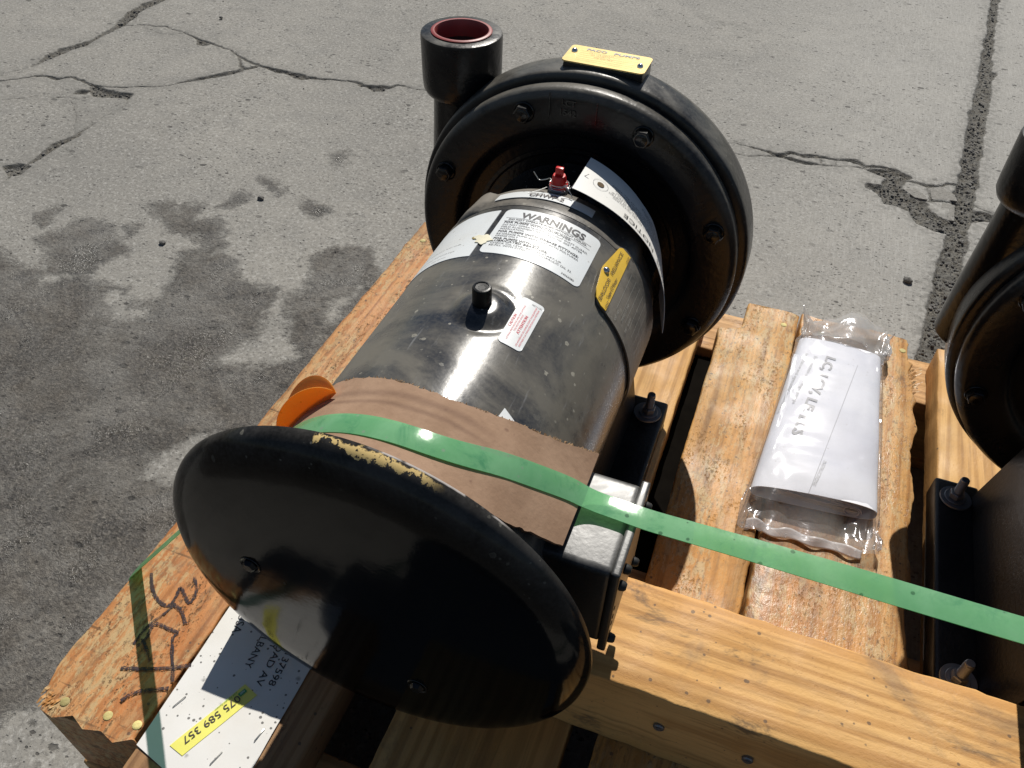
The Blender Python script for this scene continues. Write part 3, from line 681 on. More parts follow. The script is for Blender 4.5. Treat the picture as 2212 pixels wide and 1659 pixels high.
plank('plank', pal, .1525, .2395, -.09, .655, ZP, .038, W_amber, 24, rag=.0008, n_=120, end1=endrag(4, .003),
      fl=lambda L: .030*(1/(1+math.exp(-(L-.597)/.0015)))-.006*max(0, (L-.57)/.03 if L < .6 else 1) if L > .5 else 0, label='amber board with a broken back corner, left of the two boards under the booklet')
plank('plank', pal, .2430, .3835, -.09, .6585, ZP, .038, W_amber2, 25, rag=.0016, n_=170, end1=endrag(5, .003),
      fr=lambda L: -.006*abs(math.sin(L*31))-.010*math.exp(-((L-.60)/.02)**2)-(.008 if L > .615 else 0)+.004*math.exp(-((L-.55)/.01)**2), label='damp amber board with a splintered right edge under the booklet')
plank('plank', pal, .404, .545, -.09, .656, ZP, .038, W_pine, 26, end1=endrag(6, .002))
plank('plank', pal, .565, .70, -.09, .654, ZP, .038, W_amber, 27)
plank('plank', pal, .72, .85, -.09, .655, ZP, .038, W_pine, 28)
for y0, y1 in ((-.06, -.02), (.195, .245), (.595, .676)):
    plank('stringer', pal, -.178, .85, y0, y1, ZP-.040, .088, W_beam2, int(y0*100)+60, axis='X', n_=40)
obj('gap_darkener', box(.1215, .173, .247, .593, -.3165, -.240, .002), flat('matt black gap shade', (.007, .006, .005), 1., spec=0.), pal)  # black bar added under the deck so the sunlit gap stays dark
for y0, y1 in ((-.078, .0), (.17, .26), (.59, .67)):
    plank('bottom_board', pal, -.279, .85, y0, y1, -.3185+.002, .012, W_beam2, int(y0*100)+80, axis='X', n_=40)
def nail(x, y, z, r=.0038, parent=pal, mat=M_nail, sq=1.):
    obj('nail_head', lathe([(r*.3, .0008), (r*.85, .0007), (r, .0003), (r, -.001)], (x, y, z), 'Z', 12, cap0=True), mat, parent)
for x, y in ((-.251, -.072), (-.212, -.069), (-.186, -.067), (.364, .634), (.268, .628), (.224, .628), (-.26, .62), (-.2, .615), (.02, .62), (.10, .625), (.425, .62)):
    nail(x, y, ZP)
nail(.186, .628, ZP-.0405)
# splinters on the ragged edge
def splinter(P, w_, parent=pal, nm='splinter'):
    V = []; F = []
    for i, p in enumerate(P):
        ww = w_*(1-.8*i/(len(P)-1)); V += [(p[0]-ww, p[1], p[2]), (p[0]+ww, p[1]-ww*.6, p[2]+ww*.3), (p[0], p[1]+ww, p[2]-ww)]
    for i in range(len(P)-1):
        for j in range(3): F.append([3*i+j, 3*i+(j+1) % 3, 3*i+3+(j+1) % 3, 3*i+3+j])
    F.append([0, 2, 1]); F.append([len(V)-3, len(V)-2, len(V)-1]); obj(nm, (V, F), W_amber2, parent, smooth=False)
for k_ in range(7):
    x_ = .371+.003*random.random(); y_ = .555+.012*k_*.6+.004*random.random()
    splinter([(x_, y_, ZP-.003), (x_+.006, y_+.005, ZP+.001), (x_+.011+.005*random.random(), y_+.012, ZP+.002*random.random())], .0022)
for k_ in range(12):      # torn fibres at the near left corner of the skid
    t = random.random(); x_ = -.276+.02*t; y_ = -.080+.010*random.random()-.006*t
    splinter([(x_+.003, y_+.010, ZP-.002), (x_+.001, y_+.003, ZP+.0004), (x_-.0005, y_-.002, ZP-.003*random.random())], .0026)
# marker strokes
mm = lambda x, y, t: np.array([x, y, ZP+.0009+t])
def c4(pts): return [px(((x/1.956+100)*2212/3264), ((y/1.956+1600)*2212/3264), ZP) for x, y in pts]
mk = [stroke(c4(P), w_, (lambda q: (lambda x, y, t: np.array([x, y, ZP+.0009+.00013*q])))(q)) for q, (P, w_) in enumerate((
    ([(750,445),(753,520),(775,590),(820,640),(865,645),(905,590),(930,540),(960,590),(988,632),(1030,560),(1018,470)], .0030),
    ([(900,635),(830,700),(760,750),(690,820),(640,890)], .0024), ([(885,640),(920,665),(945,700),(962,765)], .0034),
    ([(660,905),(720,850),(770,765),(850,790),(912,822),(885,850),(880,950),(884,1060),(882,1125)], .0028),
    ([(560,1038),(700,1045),(850,1040),(1000,1022)], .0034), ([(560,1245),(620,1205),(700,1180),(860,1165)], .0026), ([(700,860),(735,960),(745,1000)], .0024)))]
obj('marker_strokes', join(*mk), M_marker, pal)

# the cross timber that carries both motors
beam = plank('cross_timber', None, -.166, .98, .057, .1465, -.1005, .088, W_beam, 33, axis='X', rag=.0008, n_=160,
             label='pale square timber laid across the pallet in front, under both motors', cat='timber')
ORG[beam.name] = np.array(beam.location)-np.array([0, 0, AX])
for x in (.194, .259, .45):
    obj('screw_head', join(cyl((x, .058, -.140), (x, .0545, -.140), .0042, n=16, bev=.0008), cyl((x, .0545, -.140), (x, .0540, -.140), .0018, n=6)), M_zinc, beam)
    
# ------------------------------------------------------------------ the pump
pump = thing('close_coupled_pump', (0, .26, ZP), 'black motor pump in full view with white warning labels and a round drip cover', 'pump', 'pumps strapped on the pallet')
RM = .1
def frame_pt(a, y, r=RM):
    rho = math.hypot(y-.183, r*R(a-1)); b = .0042*(1/(1+math.exp((rho-.0165)/.0017)))-.0011*math.exp(-((rho-.0235)/.004)**2)
    return P_cyl(a, y, r+b)
NA, NY = 240, 120; V = []; F = []
for j in range(NY+1):
    for i in range(NA): V.append(frame_pt(360*i/NA-180, .042+(.3185-.042)*j/NY))
for j in range(NY):
    for i in range(NA): F.append([j*NA+i, (j+1)*NA+i, (j+1)*NA+(i+1) % NA, j*NA+(i+1) % NA])
F.append(list(range(NA))); F.append([NY*NA+i for i in range(NA)][::-1])
mf = obj('motor_frame', (V, F), M_motor, pump)
lf = obj('lifting_stud', lathe([(.0068, -.003), (.0068, .0135), (.0062, .0145), (.0050, .0148), (.0045, .0142), (.0042, .0142)], (.0017, .183, .1035), 'Z', 40), M_blackp, pump)
hx = [(.0042*1.0, .0142)]
obj('hex_socket', join(lathe([(.0043, .0142), (.0026, .0139)], (.0017, .183, .1035), 'Z', 24), cyl((.0017, .183, .1035+.0139), (.0017, .183, .1035+.009), .0027, .0022, n=6)), M_dark, lf)
# drive-end bell with lobed ears
V = []; F = []; NB = 180
prof = [(.0955, .3170), (.1000, .3195), (.1004, .3225), (.0985, .330), (.0972, .343), (.0958, .355), (.0925, .3605), (.084, .362)]
for j, (r, y) in enumerate(prof):
    for i in range(NB):
        a = 360*i/NB-180; e = 0
        for c_ in (-42, 47, 135, -135): d = (a-c_+180) % 360-180; e += math.exp(-(d/6.5)**4)
        k_ = min(1, max(0, (j-1)/2)); rr_ = r+e*.0042*k_*(1 if j < 6 else .5); V.append(P_cyl(a, y+(.004*e if j >= 5 else 0), rr_))
for j in range(len(prof)-1):
    for i in range(NB): F.append([j*NB+i, (j+1)*NB+i, (j+1)*NB+(i+1) % NB, j*NB+(i+1) % NB])
F.append([(len(prof)-1)*NB+i for i in range(NB)][::-1])
bell = obj('end_bell', (V, F), M_bell, pump)
obj('fan_end_bell', lathe([(.05, .010), (.080, .012), (.092, .020), (.0965, .034), (.0985, .0405), (.097, .0435)], n=120, cap0=True), M_blackp, pump)
# drip cover: a shallow pressed dish
cov = obj('drip_cover', lathe([(.0, -.0090), (.05, -.0090), (.108, -.0087), (.118, -.0083), (.1245, -.0075), (.130, -.0062), (.1348, -.0042), (.1384, -.0016), (.1408, .0008), (.1423, .0032), (.1430, .0058), (.1431, .0068), (.1422, .0068), (.1395, .0022), (.133, -.003), (.12, -.0065), (.10, -.0072), (.0, -.0075)], n=160), M_cover, pump, sharp=70)
for a in (-83, 155):
    x, z = .079*math.sin(R(a)), .079*math.cos(R(a))
    obj('cover_screw', join(lathe([(.0075, -.0091), (.0070, -.0097), (.0058, -.0091)], (x, 0, z), 'Y', 28), cyl((x, -.0088, z), (x, -.0122, z), .0052, .0042, n=6, bev=.0007)), M_blackp, cov)
    obj('stand_off', cyl((x, -.0075, z), (x, .012, z), .006, n=16), M_blackp, cov)
# conduit box
bx = obj('conduit_box', join(box(.078, .1405, .0525, .1275, -.0485, .0335, .0055, 4)), M_boxp, pump)
cp = obj('box_cover', join(box(.1385, .1445, .0505, .1295, -.0535, .0362, .0018, 3)), M_boxp, bx)
for y in (.058, .122):
    for z in (-.044, .0275):
        pass
for y, z in ((.0575, .018), (.0675, .022), (.0575, -.045), (.123, .018), (.122, -.045)):
    obj('cover_screw', join(cyl((.1440, y, z), (.1490, y, z), .0036, .0030, n=18, bev=.001)), M_dark, bx)
for z in (-.004, -.014, -.022, -.034):
    obj('knockout_dot', cyl((.1442, .0545, z), (.1449, .0545, z), .0016, n=10), M_dark, bx)
# adapter, casing cover, volute
obj('adapter_bracket', join(lathe([(.060, .358), (.066, .366), (.070, .395), (.085, .4215), (.10, .4225)], n=96), box(-.014, .014, .362, .420, .050, .088, .004), box(-.088, -.05, .362, .420, -.014, .014, .004), box(.05, .088, .362, .420, -.014, .014, .004)), M_cast, pump)
cc = obj('casing_cover', lathe([(.06, .4235), (.095, .4240), (.1090, .4240), (.1125, .4232), (.1145, .4205), (.1160, .4172), (.1185, .4155), (.1230, .4148), (.1478, .4148), (.1510, .4154), (.1545, .4178), (.1562, .4205), (.1566, .4225), (.1566, .4310), (.1562, .4318), (.1530, .4325)], n=180), M_castd, pump, sharp=55)
obj('inner_ring', lathe([(.094, .4245), (.0945, .4222), (.0965, .4218), (.0975, .4245)], n=120), M_cast, cc)
for k_ in range(8):
    a = 23+45*k_; x, z = .1395*math.sin(R(a)), .1395*math.cos(R(a))
    th0 = R(a+10)
    hexv = join(lathe([(.0095, .4150), (.0095, .4135), (.0088, .4130)], (x, 0, z), 'Y', 24), cyl((x, .4135, z), (x, .4065, z), .0080, .0080, n=6, bev=.0009), lathe([(.0004, .4058), (.0048, .4060), (.0058, .4066)], (x, 0, z), 'Y', 20))
    obj('bolt', hexv, M_cast, cc)
mpf = lambda x, y, t: np.array([x, .4146-.0009-t, y])
obj('cast_lettering', join(place2(lines2([('LCT', -.019, .1425, .0052, dict(bold=.02)), ('1542', -.021, .1335, .0058, dict(bold=.02))]), mpf),
    place2(bars2([(-.030, -.029, .130, .152), (.012, .013, .130, .150)]), mpf)), M_cast, cc)
vol = obj('casing_volute', lathe([(.1500, .4320), (.1535, .4340), (.1575, .4343), (.1612, .4347), (.1632, .4362), (.1640, .4390), (.1643, .4440), (.1645, .4640), (.1637, .4690), (.1605, .4750), (.153, .486), (.142, .500), (.12, .512), (.07, .517), (.052, .520), (.050, .575), (.070, .577), (.072, .590), (.040, .591), (.038, .55)], n=180), M_castd, pump, sharp=55)
dp = obj('discharge_pipe', lathe([(.0330, -.035), (.0318, .01), (.0300, .045), (.0285, .08), (.0278, .1035)], (-.1385, .480, 0), 'Z', 64), M_cast, pump)
obj('pipe_socket', lathe([(.0278, .1030), (.0310, .1035), (.0350, .1068), (.0372, .1115), (.0378, .120), (.0382, .1590), (.0376, .1612), (.0362, .1618), (.0262, .1618), (.0255, .1605), (.0252, .11)], (-.1385, .480, 0), 'Z', 96), M_castd, dp)
obj('plug_rim', lathe([(.0275, .1619), (.0285, .1628), (.0272, .1636), (.0252, .1634), (.0246, .1622), (.0240, .1560), (.0236, .1480)], (-.1385, .480, 0), 'Z', 64), M_redrim, dp)
obj('bore', join(lathe([(.0250, .150), (.0236, .145), (.0230, .08), (.0, .08)], (-.1385, .480, 0), 'Z', 48)), M_dark, dp)
# suction side boss with the pale gold nameplate
NPZ = .1672
pl_ = obj('pump_nameplate', slab(rrect(-.031, .042, .444, .4795, .004), lambda x, y, t: np.array([x, y, NPZ+t-.028*(x-.005)*0]), .0009, .02), M_gold, pump, sharp=30)
obj('plate_boss', box(-.030, .0415, .445, .4785, .150, NPZ-.0004, .003, 2), M_castd, pl_)
for x in (-.0255, .0355): obj('rivet', lathe([(.0002, .0026), (.0016, .0023), (.0026, .0012), (.0028, .0)], (x, .466 if x < 0 else .4575, NPZ+.0009), 'Z', 18), M_steel, pl_)
pm = lambda x, y, t: np.array([x, y, NPZ+.0012+t])
obj('lettering', place2(lines2([('PACO', -.016, .4715, .0042, dict(bold=.03, width=.018)), ('PUMPS', .0085, .4715, .0042, dict(bold=.03, width=.023))]), pm), M_grey, pl_)
rw = [(-.020, .032, y_, y_+.00025) for y_ in (.4690, .4650, .4610, .4570, .4530, .4495)]
obj('form_lines', place2(join2(bars2(rw), lines2([('CAT. LCV 1595 7 1/2', -.012, .4660, .0018, {}), ('SER. 54 GPM 115', -.010, .4625, .0018, {}), ('RPM 3500  HP 3', -.006, .4585, .0018, {})])), pm), flat('etched gold', (.5, .36, .12), .4), pl_)
# name plate wrapped on the right flank of the motor
np_ = obj('motor_nameplate', slab(rrect(0, R(63)*.1025, .2485, .3265, .005), lambda x, y, t: P_cyl(41+math.degrees(x/.1025), y, .1012+t*1.0), .0012, .003), M_bell, pump, sharp=30)
yl = [(318, 40.2), (322.5, 42.0), (320, 46.8), (248, 46.8), (2485, 0)]
ypts = [(.3195, 39.6), (.3228, 41.2), (.3228, 46.9), (.2492, 46.9), (.2487, 43.5), (.2520, 40.0), (.2600, 38.2), (.2830, 36.4), (.2870, 36.4)]
yp = obj('yellow_panel', slab([(R(a-40)*.1025, y) for y, a in ypts], lambda x, y, t: P_cyl(40+math.degrees(x/.1025), y, .1027+t), .0005, .003), M_yel, np_, sharp=30)
obj('lettering', join(place2(lines2([('BALDOR', 0, 0, .0036, dict(width=.0275)), ('RELIANCE', .0335, 0, .0036, dict(width=.031))]), ax_map(42.6, .2525, .1034)),
    place2(lines2([('Super-E Motor', 0, 0, .0034, dict(width=.026))]), ax_map(45.6, .2610, .1034)),
    *[place2(([(x_, 0), (x_+.0007, 0), (x_+.0019, .0042), (x_+.0012, .0042)], [[0, 1, 2, 3]]), ax_map(47.6, .2505, .1034)) for x_ in (0, .0019, .0038, .0057)],
    *[place2(([(x_, 0), (x_+.0007, 0), (x_+.0019, .0042), (x_+.0012, .0042)], [[0, 1, 2, 3]]), ax_map(47.6, .3120, .1034)) for x_ in (0, .0019, .0038, .0057)]), M_inkb, np_)
obj('rivet', (lambda q: q)(lathe([(.0002, .0022), (.0016, .002), (.0027, .001), (.003, -.0005)], (0, 0, 0), 'Z', 18)), M_steel, np_)
rv = [o for o in np_.children if o.name.startswith('rivet')][0]
Mr = Matrix.Translation(Vector(P_cyl(38.6, .2845, .1036))-Vector((0, .26, ZP))) @ Matrix.Rotation(R(38.6), 4, 'Y') @ Matrix.Translation(-Vector((0, -.26, -ZP)))
rv.data.transform(Mr)
etch = [place2(bars2([(0, .046, -.00012, .00012)]), ax_map(a, .2630, .1028)) for a in (51.5, 55.5, 59.5, 63.5, 67.5, 71.5, 76)]
obj('etched_lines', join(*etch, place2(lines2([('CAT. NO.', 0, 0, .0022, {}), ]), ax_map(53.5, .2515, .1028)), place2(lines2([('JMM3211T 3HP', 0, 0, .0024, {})]), ax_map(57.6, .2600, .1028)), place2(lines2([('SPEC. 36G273', 0, 0, .0022, {})]), ax_map(62.3, .2560, .1028))), M_platelines, np_)
# warning label
wl = obj('warning_label', slab(rrect(0, R(47.5)*RM, .2475, .3120, .005), lambda x, y, t: P_cyl(-16+math.degrees(x/RM), y, RM+.0002+t), .0003, .003), M_warn, pump, sharp=30)
LW = R(47.5)*RM
wt = lines2([('WARNINGS', .0150, .2998, .0078, dict(bold=.035, width=.0545)),
    ('DO NOT OPERATE PUMP WITHOUT LIQUID.', .007, .2953, .0022, dict(bold=.02, width=.0665)),
    ('FOR PUMPS WITH COUPLINGS:', .005, .2905, .0026, dict(bold=.02, width=.0555)), ('DO NOT OPERATE PUMP WITHOUT SHAFT GUARD.', .005, .2871, .0021, dict(width=.072)),
    ('FIELD ALIGNMENT REQUIRED TO .005" AFTER', .005, .2840, .0021, dict(width=.068)), ('INSTALLATION.', .005, .2809, .0021, {}),
    ('FOR PUMPS WITH GREASE FITTINGS:', .005, .2769, .0026, dict(bold=.02, width=.067)), ('RE-GREASE PUMP BEARINGS WITH POLYUREA', .005, .2736, .0021, dict(width=.068)), ('GREASE ONLY', .005, .2706, .0021, {}),
    ('FOR PUMPS WITH OIL', .005, .2666, .0026, dict(bold=.02, width=.038)), ('LUBRICATED BEARINGS:', .005, .2634, .0026, dict(bold=.02, width=.045)), ('CHECK OIL LEVEL BEFORE START-UP.', .005, .2602, .0021, dict(width=.058)),
    ('RE-FILL WITH CITGO AW HYDRAULIC OIL 32.', .005, .2572, .0021, dict(width=.068)), ('34066080', .066, .2505, .0021, {})])
obj('lettering', place2(join2(wt, bars2([(.004, LW-.006, .2984, .2987), (.004, LW-.006, .2936, .2939)])), circ_map(-16, 0, RM, .0007)), M_ink, wl)
# left data label; its square code is left out, only the small print stays
dl = obj('data_label', slab(rrect(0, R(62)*RM, .2425, .3110, .0006), lambda x, y, t: P_cyl(-81+math.degrees(x/RM), y, RM+.0002+t), .0003, .003), M_warn, pump, sharp=30)
obj('lettering', place2(lines2([('For installation scan code', .052, .2620, .0021, dict(width=.040)), ('www.pump-literature.aspx', .050, .2530, .0021, dict(width=.040)), ('Scan for more information', .048, .2470, .0016, dict(width=.036))]), circ_map(-81, 0, RM, .0007)), M_faint, dl)
# cream coloured dropping across the gap between the labels
V2 = [(.0 + .0075*math.cos(t)*(1+.25*math.sin(3*t)+.15*math.sin(7*t)), .0065*math.sin(t)*(1+.2*math.cos(5*t))) for t in np.linspace(0, 2*math.pi, 36)[:-1]]
obj('dried_splash', slab(V2, lambda x, y, t: P_cyl(-18.0+math.degrees(x/RM), .2655+y-.3*x, RM+.0006+t), .0006, .002), M_cream, pump)
obj('dried_splash', slab([(x*.32, y*.32) for x, y in V2], lambda x, y, t: P_cyl(-22.6+math.degrees(x/RM), .2690+y, RM+.0006+t), .0005, .002), flat('brown drop', (.35, .27, .1), .5), pump)
# caution label
cl = obj('caution_label', slab(rrect(0, R(10.2)*RM, .1575, .2085, .003), lambda x, y, t: P_cyl(13.2+math.degrees(x/RM), y, RM+.0002+t), .0003, .003), M_warn, pump, sharp=30)
ct = [('CAUTION', .0175, -.0030, .0022, dict(width=.0135, bold=.02)), ('LIFTING PROVISIONS ARE FOR LIFTING', .0050, -.0053, .0013, dict(width=.038)), ('THE MOTOR ONLY.', .0150, -.0073, .0013, dict(width=.019)),
      ('ATTENTION', .0140, -.0105, .0022, dict(width=.020, bold=.02)), ('LES ANNEAUX DE LEVAGE SONT UNIQUEMENT', .0030, -.0132, .0013, dict(width=.0435)), ('DESTINES A LA MANUTENTION DU MOTEUR', .0040, -.0154, .0013, dict(width=.041))]
obj('lettering', place2(lines2(ct), ax_map(13.2, .1575, RM, .0007)), M_redink, cl)
obj('part_number', place2(lines2([('LB1115N', 0, 0, .0015, {})]), (lambda x, y, t: P_cyl(22.6-math.degrees(x/RM), .2055-y, RM+.0008))), M_inkb, cl)
# unit label on the end bell
ul = obj('unit_label', slab(rrect(0, R(51)*.0985, .3345, .3468, .0004), lambda x, y, t: P_cyl(-29+math.degrees(x/.0985), y, .0985-(y-.3345)*.115+.0003+t), .0003, .003), M_warn, pump, sharp=30)
obj('lettering', place2(lines2([('CHWP-2', .031, .3372, .0060, dict(width=.030, bold=.02))]), lambda x, y, t: P_cyl(-29+math.degrees(x/.0985), y, .0985-(y-.3345)*.115+.0013)), M_inkb, ul)
obj('label_scrap', slab([(0, 0), (.0115, .0), (.0125, .0035), (.001, .0085)], lambda x, y, t: P_cyl(27.5+math.degrees(x/RM), .100+y, RM+.0003+t), .0003, .003), M_white, pump)
# red cap on the bracket
rc = obj('vent_cap', join(lathe([(.0040, -.002), (.0078, .0), (.0078, .0022), (.0068, .0025), (.0058, .0095), (.0050, .0110), (.0002, .0112)], (0, .3585, .0985), 'Z', 32), box(-.0034, .0034, .3565, .3605, .1085, .1165, .001)), M_red, pump)
obj('cap_base', join(cyl((0, .3585, .086), (0, .3585, .0985), .0085, n=24, bev=.001)), M_zinc, rc)
# mounting feet
for sgn in (1, -1):
    def wpt(u, v): return np.array([sgn*(.086-.016*v), .155+u*.24, ZP+.028+.088*v])
    ft = obj('mounting_foot', join(box(min(sgn*.084, sgn*.1245), max(sgn*.084, sgn*.1245), .149, .412, ZP+.0006, ZP+.028, .004, 3), sheet(wpt, 4, 4, .012)), M_blackp, pump, sharp=45)
    for y in (.388, .190):
        bx_ = sgn*.1075; z0 = ZP+.028
        lb = obj('lag_bolt', join(cyl((bx_, y, z0+.002), (bx_, y, z0+.0285), .0039, n=20, bev=.0006), *[lathe([(.0039, 0), (.0043, .0005), (.0039, .001)], (bx_, y, z0+.011+.0013*k_), 'Z', 16) for k_ in range(12)]), M_zinc, ft)
        obj('washer', join(lathe([(.005, .0022), (.0142, .0020), (.0146, .0012), (.0146, .0003)], (bx_-sgn*.001, y, z0), 'Z', 40, cap0=True)), M_zinc, ft)
        obj('nut', join(cyl((bx_, y, z0+.002), (bx_, y, z0+.0035), .0098, n=28, bev=.0005), cyl((bx_, y, z0+.0035), (bx_, y, z0+.0098), .0068, n=6, bev=.0007)), M_zinc, ft)
    fm_ = lambda x, y, t: np.array([sgn*.104-y*1.0 if False else sgn*.104+y, .352-x, ZP+.0288+t])
    obj('cast_lettering', place2(lines2([('CC0VACC20', 0, -.004, .0085, dict(width=.11, bold=-.01))]), fm_), M_blackp, ft)
def copy_tree(o, parent=None):
    c_ = o.copy(); COL.objects.link(c_)
    if parent is not None: c_.parent = parent
    for ch in list(o.children): copy_tree(ch, c_)
    return c_
kids = list(pump.children)
p2 = pump.copy(); COL.objects.link(p2); p2.location.x += .517
p2['label'] = 'second black motor pump, cut off by the right edge of the photo'
for ch in kids:
    if ch.name.split('.')[0] in ('dried_splash', 'label_scrap', 'unit_label', 'data_label'): continue
    copy_tree(ch, p2)

# ------------------------------------------------------------------ cardboard saddles and the strap
def lerp(x, xs, ys): return float(np.interp(x, xs, ys))
TA = 43.; T0 = P_cyl(TA, 0, .1022); T1 = np.array([.1055, 0, .0408])
arc0 = R(TA+105)*.1022; flatL = np.hypot(*(T1-T0)[[0, 2]]); tot = arc0+flatL
def card_c(s):        # s metres along the card, from its left end; returns x, z
    if s < arc0: a = -105+math.degrees(s/.1022); return .1022*math.sin(R(a)), .1022*math.cos(R(a)), a
    t = (s-arc0)/flatL; q = T0+(T1-T0)*t; return q[0], q[2], TA+t*30
def cardfn(u, v):
    s = u*tot; x, z, a = card_c(s)
    top = lerp(a, (-105, -38, -19, 0, 12, 26, 43, 73), (.099, .097, .095, .091, .091, .096, .109, .135))
    bot = lerp(a, (-105, 0, 19, 29, 43, 73), (.020, .021, .024, .028, .037, .056))
    y = bot+(top-bot)*v; rg = .0011*(vE(np.array([s*260.]), np.array([v*2.+3]))[0]-.5)*2*(1 if v in (0., 1.) else 0)
    return (x, y+rg, z+.0006*math.sin(v*7+s*40))
cardvf = sheet(cardfn, 150, 26, .0022)
K = len(cardvf[0])//2; fmi = [0]*(150*26*2)+[1]*(len(cardvf[1])-150*26*2)
card = obj('cardboard_pad', cardvf, [M_card, M_cardedge], base=(0, .07, .09), sharp=60, fm=fmi, label='brown cardboard pad wrapped over the front motor under the green strap', cat='cardboard')
# torn fuzzy fibres along the far edge
V = []; F = []
for k_ in range(260):
    s = random.uniform(arc0*.30, tot); x, z, a = card_c(s); top = cardfn(s/tot, .999)
    L = random.uniform(.0006, .0022); p = np.array(top)+np.array([0, -.0006, .0006]); d = np.array([random.uniform(-1, 1), 1.2, random.uniform(-.3, .8)]); d /= np.linalg.norm(d); w_ = random.uniform(.0003, .0008)
    i0 = len(V); V += [p-[w_, 0, 0], p+[w_, 0, 0], p+d*L+[w_*.5, 0, .0004], p+d*L-[w_*.5, 0, 0], p-[0, 0, w_]]; F += [[i0, i0+1, i0+2, i0+3], [i0, i0+3, i0+4], [i0+1, i0+4, i0+2]]
obj('torn_fibres', (np.array(V), F), M_cardedge, card, smooth=False, kind='stuff')
c2_ = card.copy(); COL.objects.link(c2_); c2_.location.x += .517; c2_['label'] = 'torn brown cardboard pad on the second motor, at the right edge of the photo'; c2_['group'] = card['group'] = 'cardboard pads under the strap'
for ch in list(card.children): q = ch.copy(); COL.objects.link(q); q.parent = c2_

rs_ = .1040
def strap_path():
    P = []
    P.append((-.2805, .0475, -.285)); P.append((-.2805, .0475, -.205)); P.append((-.2800, .0475, -.1925)); P.append((-.2770, .0475, -.1870))
    # tangent from the skid edge to the card
    p = np.array([-.277, -.187]); D = np.linalg.norm(p); phi = math.degrees(math.atan2(p[0], p[1])); al = math.degrees(math.acos(rs_/D)); at_ = phi+al
    for t in np.linspace(.05, .98, 8):
        q = P_cyl(at_, 0, rs_); P.append((p[0]+(q[0]-p[0])*t, .0475+.004*t, p[1]+(q[2]-p[1])*t))
    for a in np.linspace(at_, 43, 32): q = P_cyl(a, lerp(a, (-110, -5, 8, 16, 25, 43), (.0515, .0518, .0524, .0542, .0590, .0745)), rs_); P.append(tuple(q))
    nf = np.array([-(T1-T0)[2], 0, (T1-T0)[0]]); nf /= np.linalg.norm(nf)
    for t, y_ in ((.25, .0805), (.5, .0865), (.75, .0925), (.97, .0965)): q = T0+(T1-T0)*t+nf*.0021; P.append((q[0], y_, q[2]))
    P += [ (.110, .0975, .0398), (.118, .0977, .0388), (.128, .0976, .0385), (.136, .0972, .0385), (.1425, .0966, .0387)]
    E_ = (.150, .0958, .0392)
    P.append(E_)
    c = np.array([.517, 0]); p = np.array([E_[0], E_[2]])-c; D = np.linalg.norm(p); phi = math.degrees(math.atan2(p[0], p[1])); at2 = phi+math.degrees(math.acos(rs_/D))
    q2 = P_cyl(at2, .0580, rs_)+np.array([.517, 0, 0])
    for t in np.linspace(.03, 1, 26): P.append((E_[0]+(q2[0]-E_[0])*t, E_[1]+(q2[1]-E_[1])*t+.0012*math.sin(t*6.3), E_[2]+(q2[2]-E_[2])*t-.0035*math.sin(t*3.14)))
    for a in np.linspace(at2, 26.4, 16)[1:]: P.append(tuple(P_cyl(a, .0555, rs_)+np.array([.517, 0, 0])))
    return P, at2
SP, at2 = strap_path(); SPn = np.array(SP)
seglen = np.r_[0, np.cumsum(np.linalg.norm(np.diff(SPn, axis=0), axis=1))]
def strapfn(u, v):
    s = u*seglen[-1]; c = np.mean([[np.interp(min(max(s+q, 0), seglen[-1]), seglen, SPn[:, k_]) for k_ in range(3)] for q in ((-.008, -.004, 0, .004, .008) if SPn[0, 2] and s > .5 and s < seglen[-1]-.1 else (0,))], axis=0)
    c1_ = np.array([np.interp(min(s+.008, seglen[-1]), seglen, SPn[:, k_]) for k_ in range(3)]); c0_ = np.array([np.interp(max(s-.008, 0), seglen, SPn[:, k_]) for k_ in range(3)])
    d = c1_-c0_; d /= np.linalg.norm(d); W = np.array([0, 1, 0.]); W -= d*np.dot(W, d); W /= np.linalg.norm(W)
    tw = lerp(c[0], (.10, .18, .28, .40), (0, .02, .14, 0))*(1 if c[0] > .09 else 0); n_ = np.cross(d, W)
    W = W*math.cos(tw)+n_*math.sin(tw)
    return tuple(c+W*(v-.5)*.0165+n_*.0004*math.cos((v-.5)*3.1))
obj('plastic_strap', sheet(strapfn, 260, 6, .0006), M_strap, base=(-.28, .0475, -.285), sharp=60, label='shiny green plastic strap running from the skid edge over both motors', cat='strap')

# folded orange film tucked beside the drip cover
P1 = np.array([-.0560, .0800, .0895]); P2 = np.array([-.0960, .0700, .0350]); dd = (P1-P2); LL = np.linalg.norm(dd); dd /= LL
def lobe(outdir, depth, curl, c0=.0):
    o_ = np.array(outdir, float); o_ -= dd*np.dot(o_, dd); o_ /= np.linalg.norm(o_); nn = np.cross(dd, o_)
    def fn(u, v):
        th = math.pi*u; x = math.cos(th); yv = math.sin(th)
        return tuple((P1+P2)/2+dd*(LL/2*x)+o_*(depth*yv*v)+nn*(curl*math.sin(v*1.6)*yv))
    return sheet(fn, 40, 12, .0005)
of = obj('orange_film', join(lobe((-.72, -.25, .60), .0190, -.004), lobe((-.30, .80, .55), .0260, .006)), M_orange, base=tuple(P2), label='folded orange plastic film with dark specks, standing beside the drip cover', cat='plastic film')

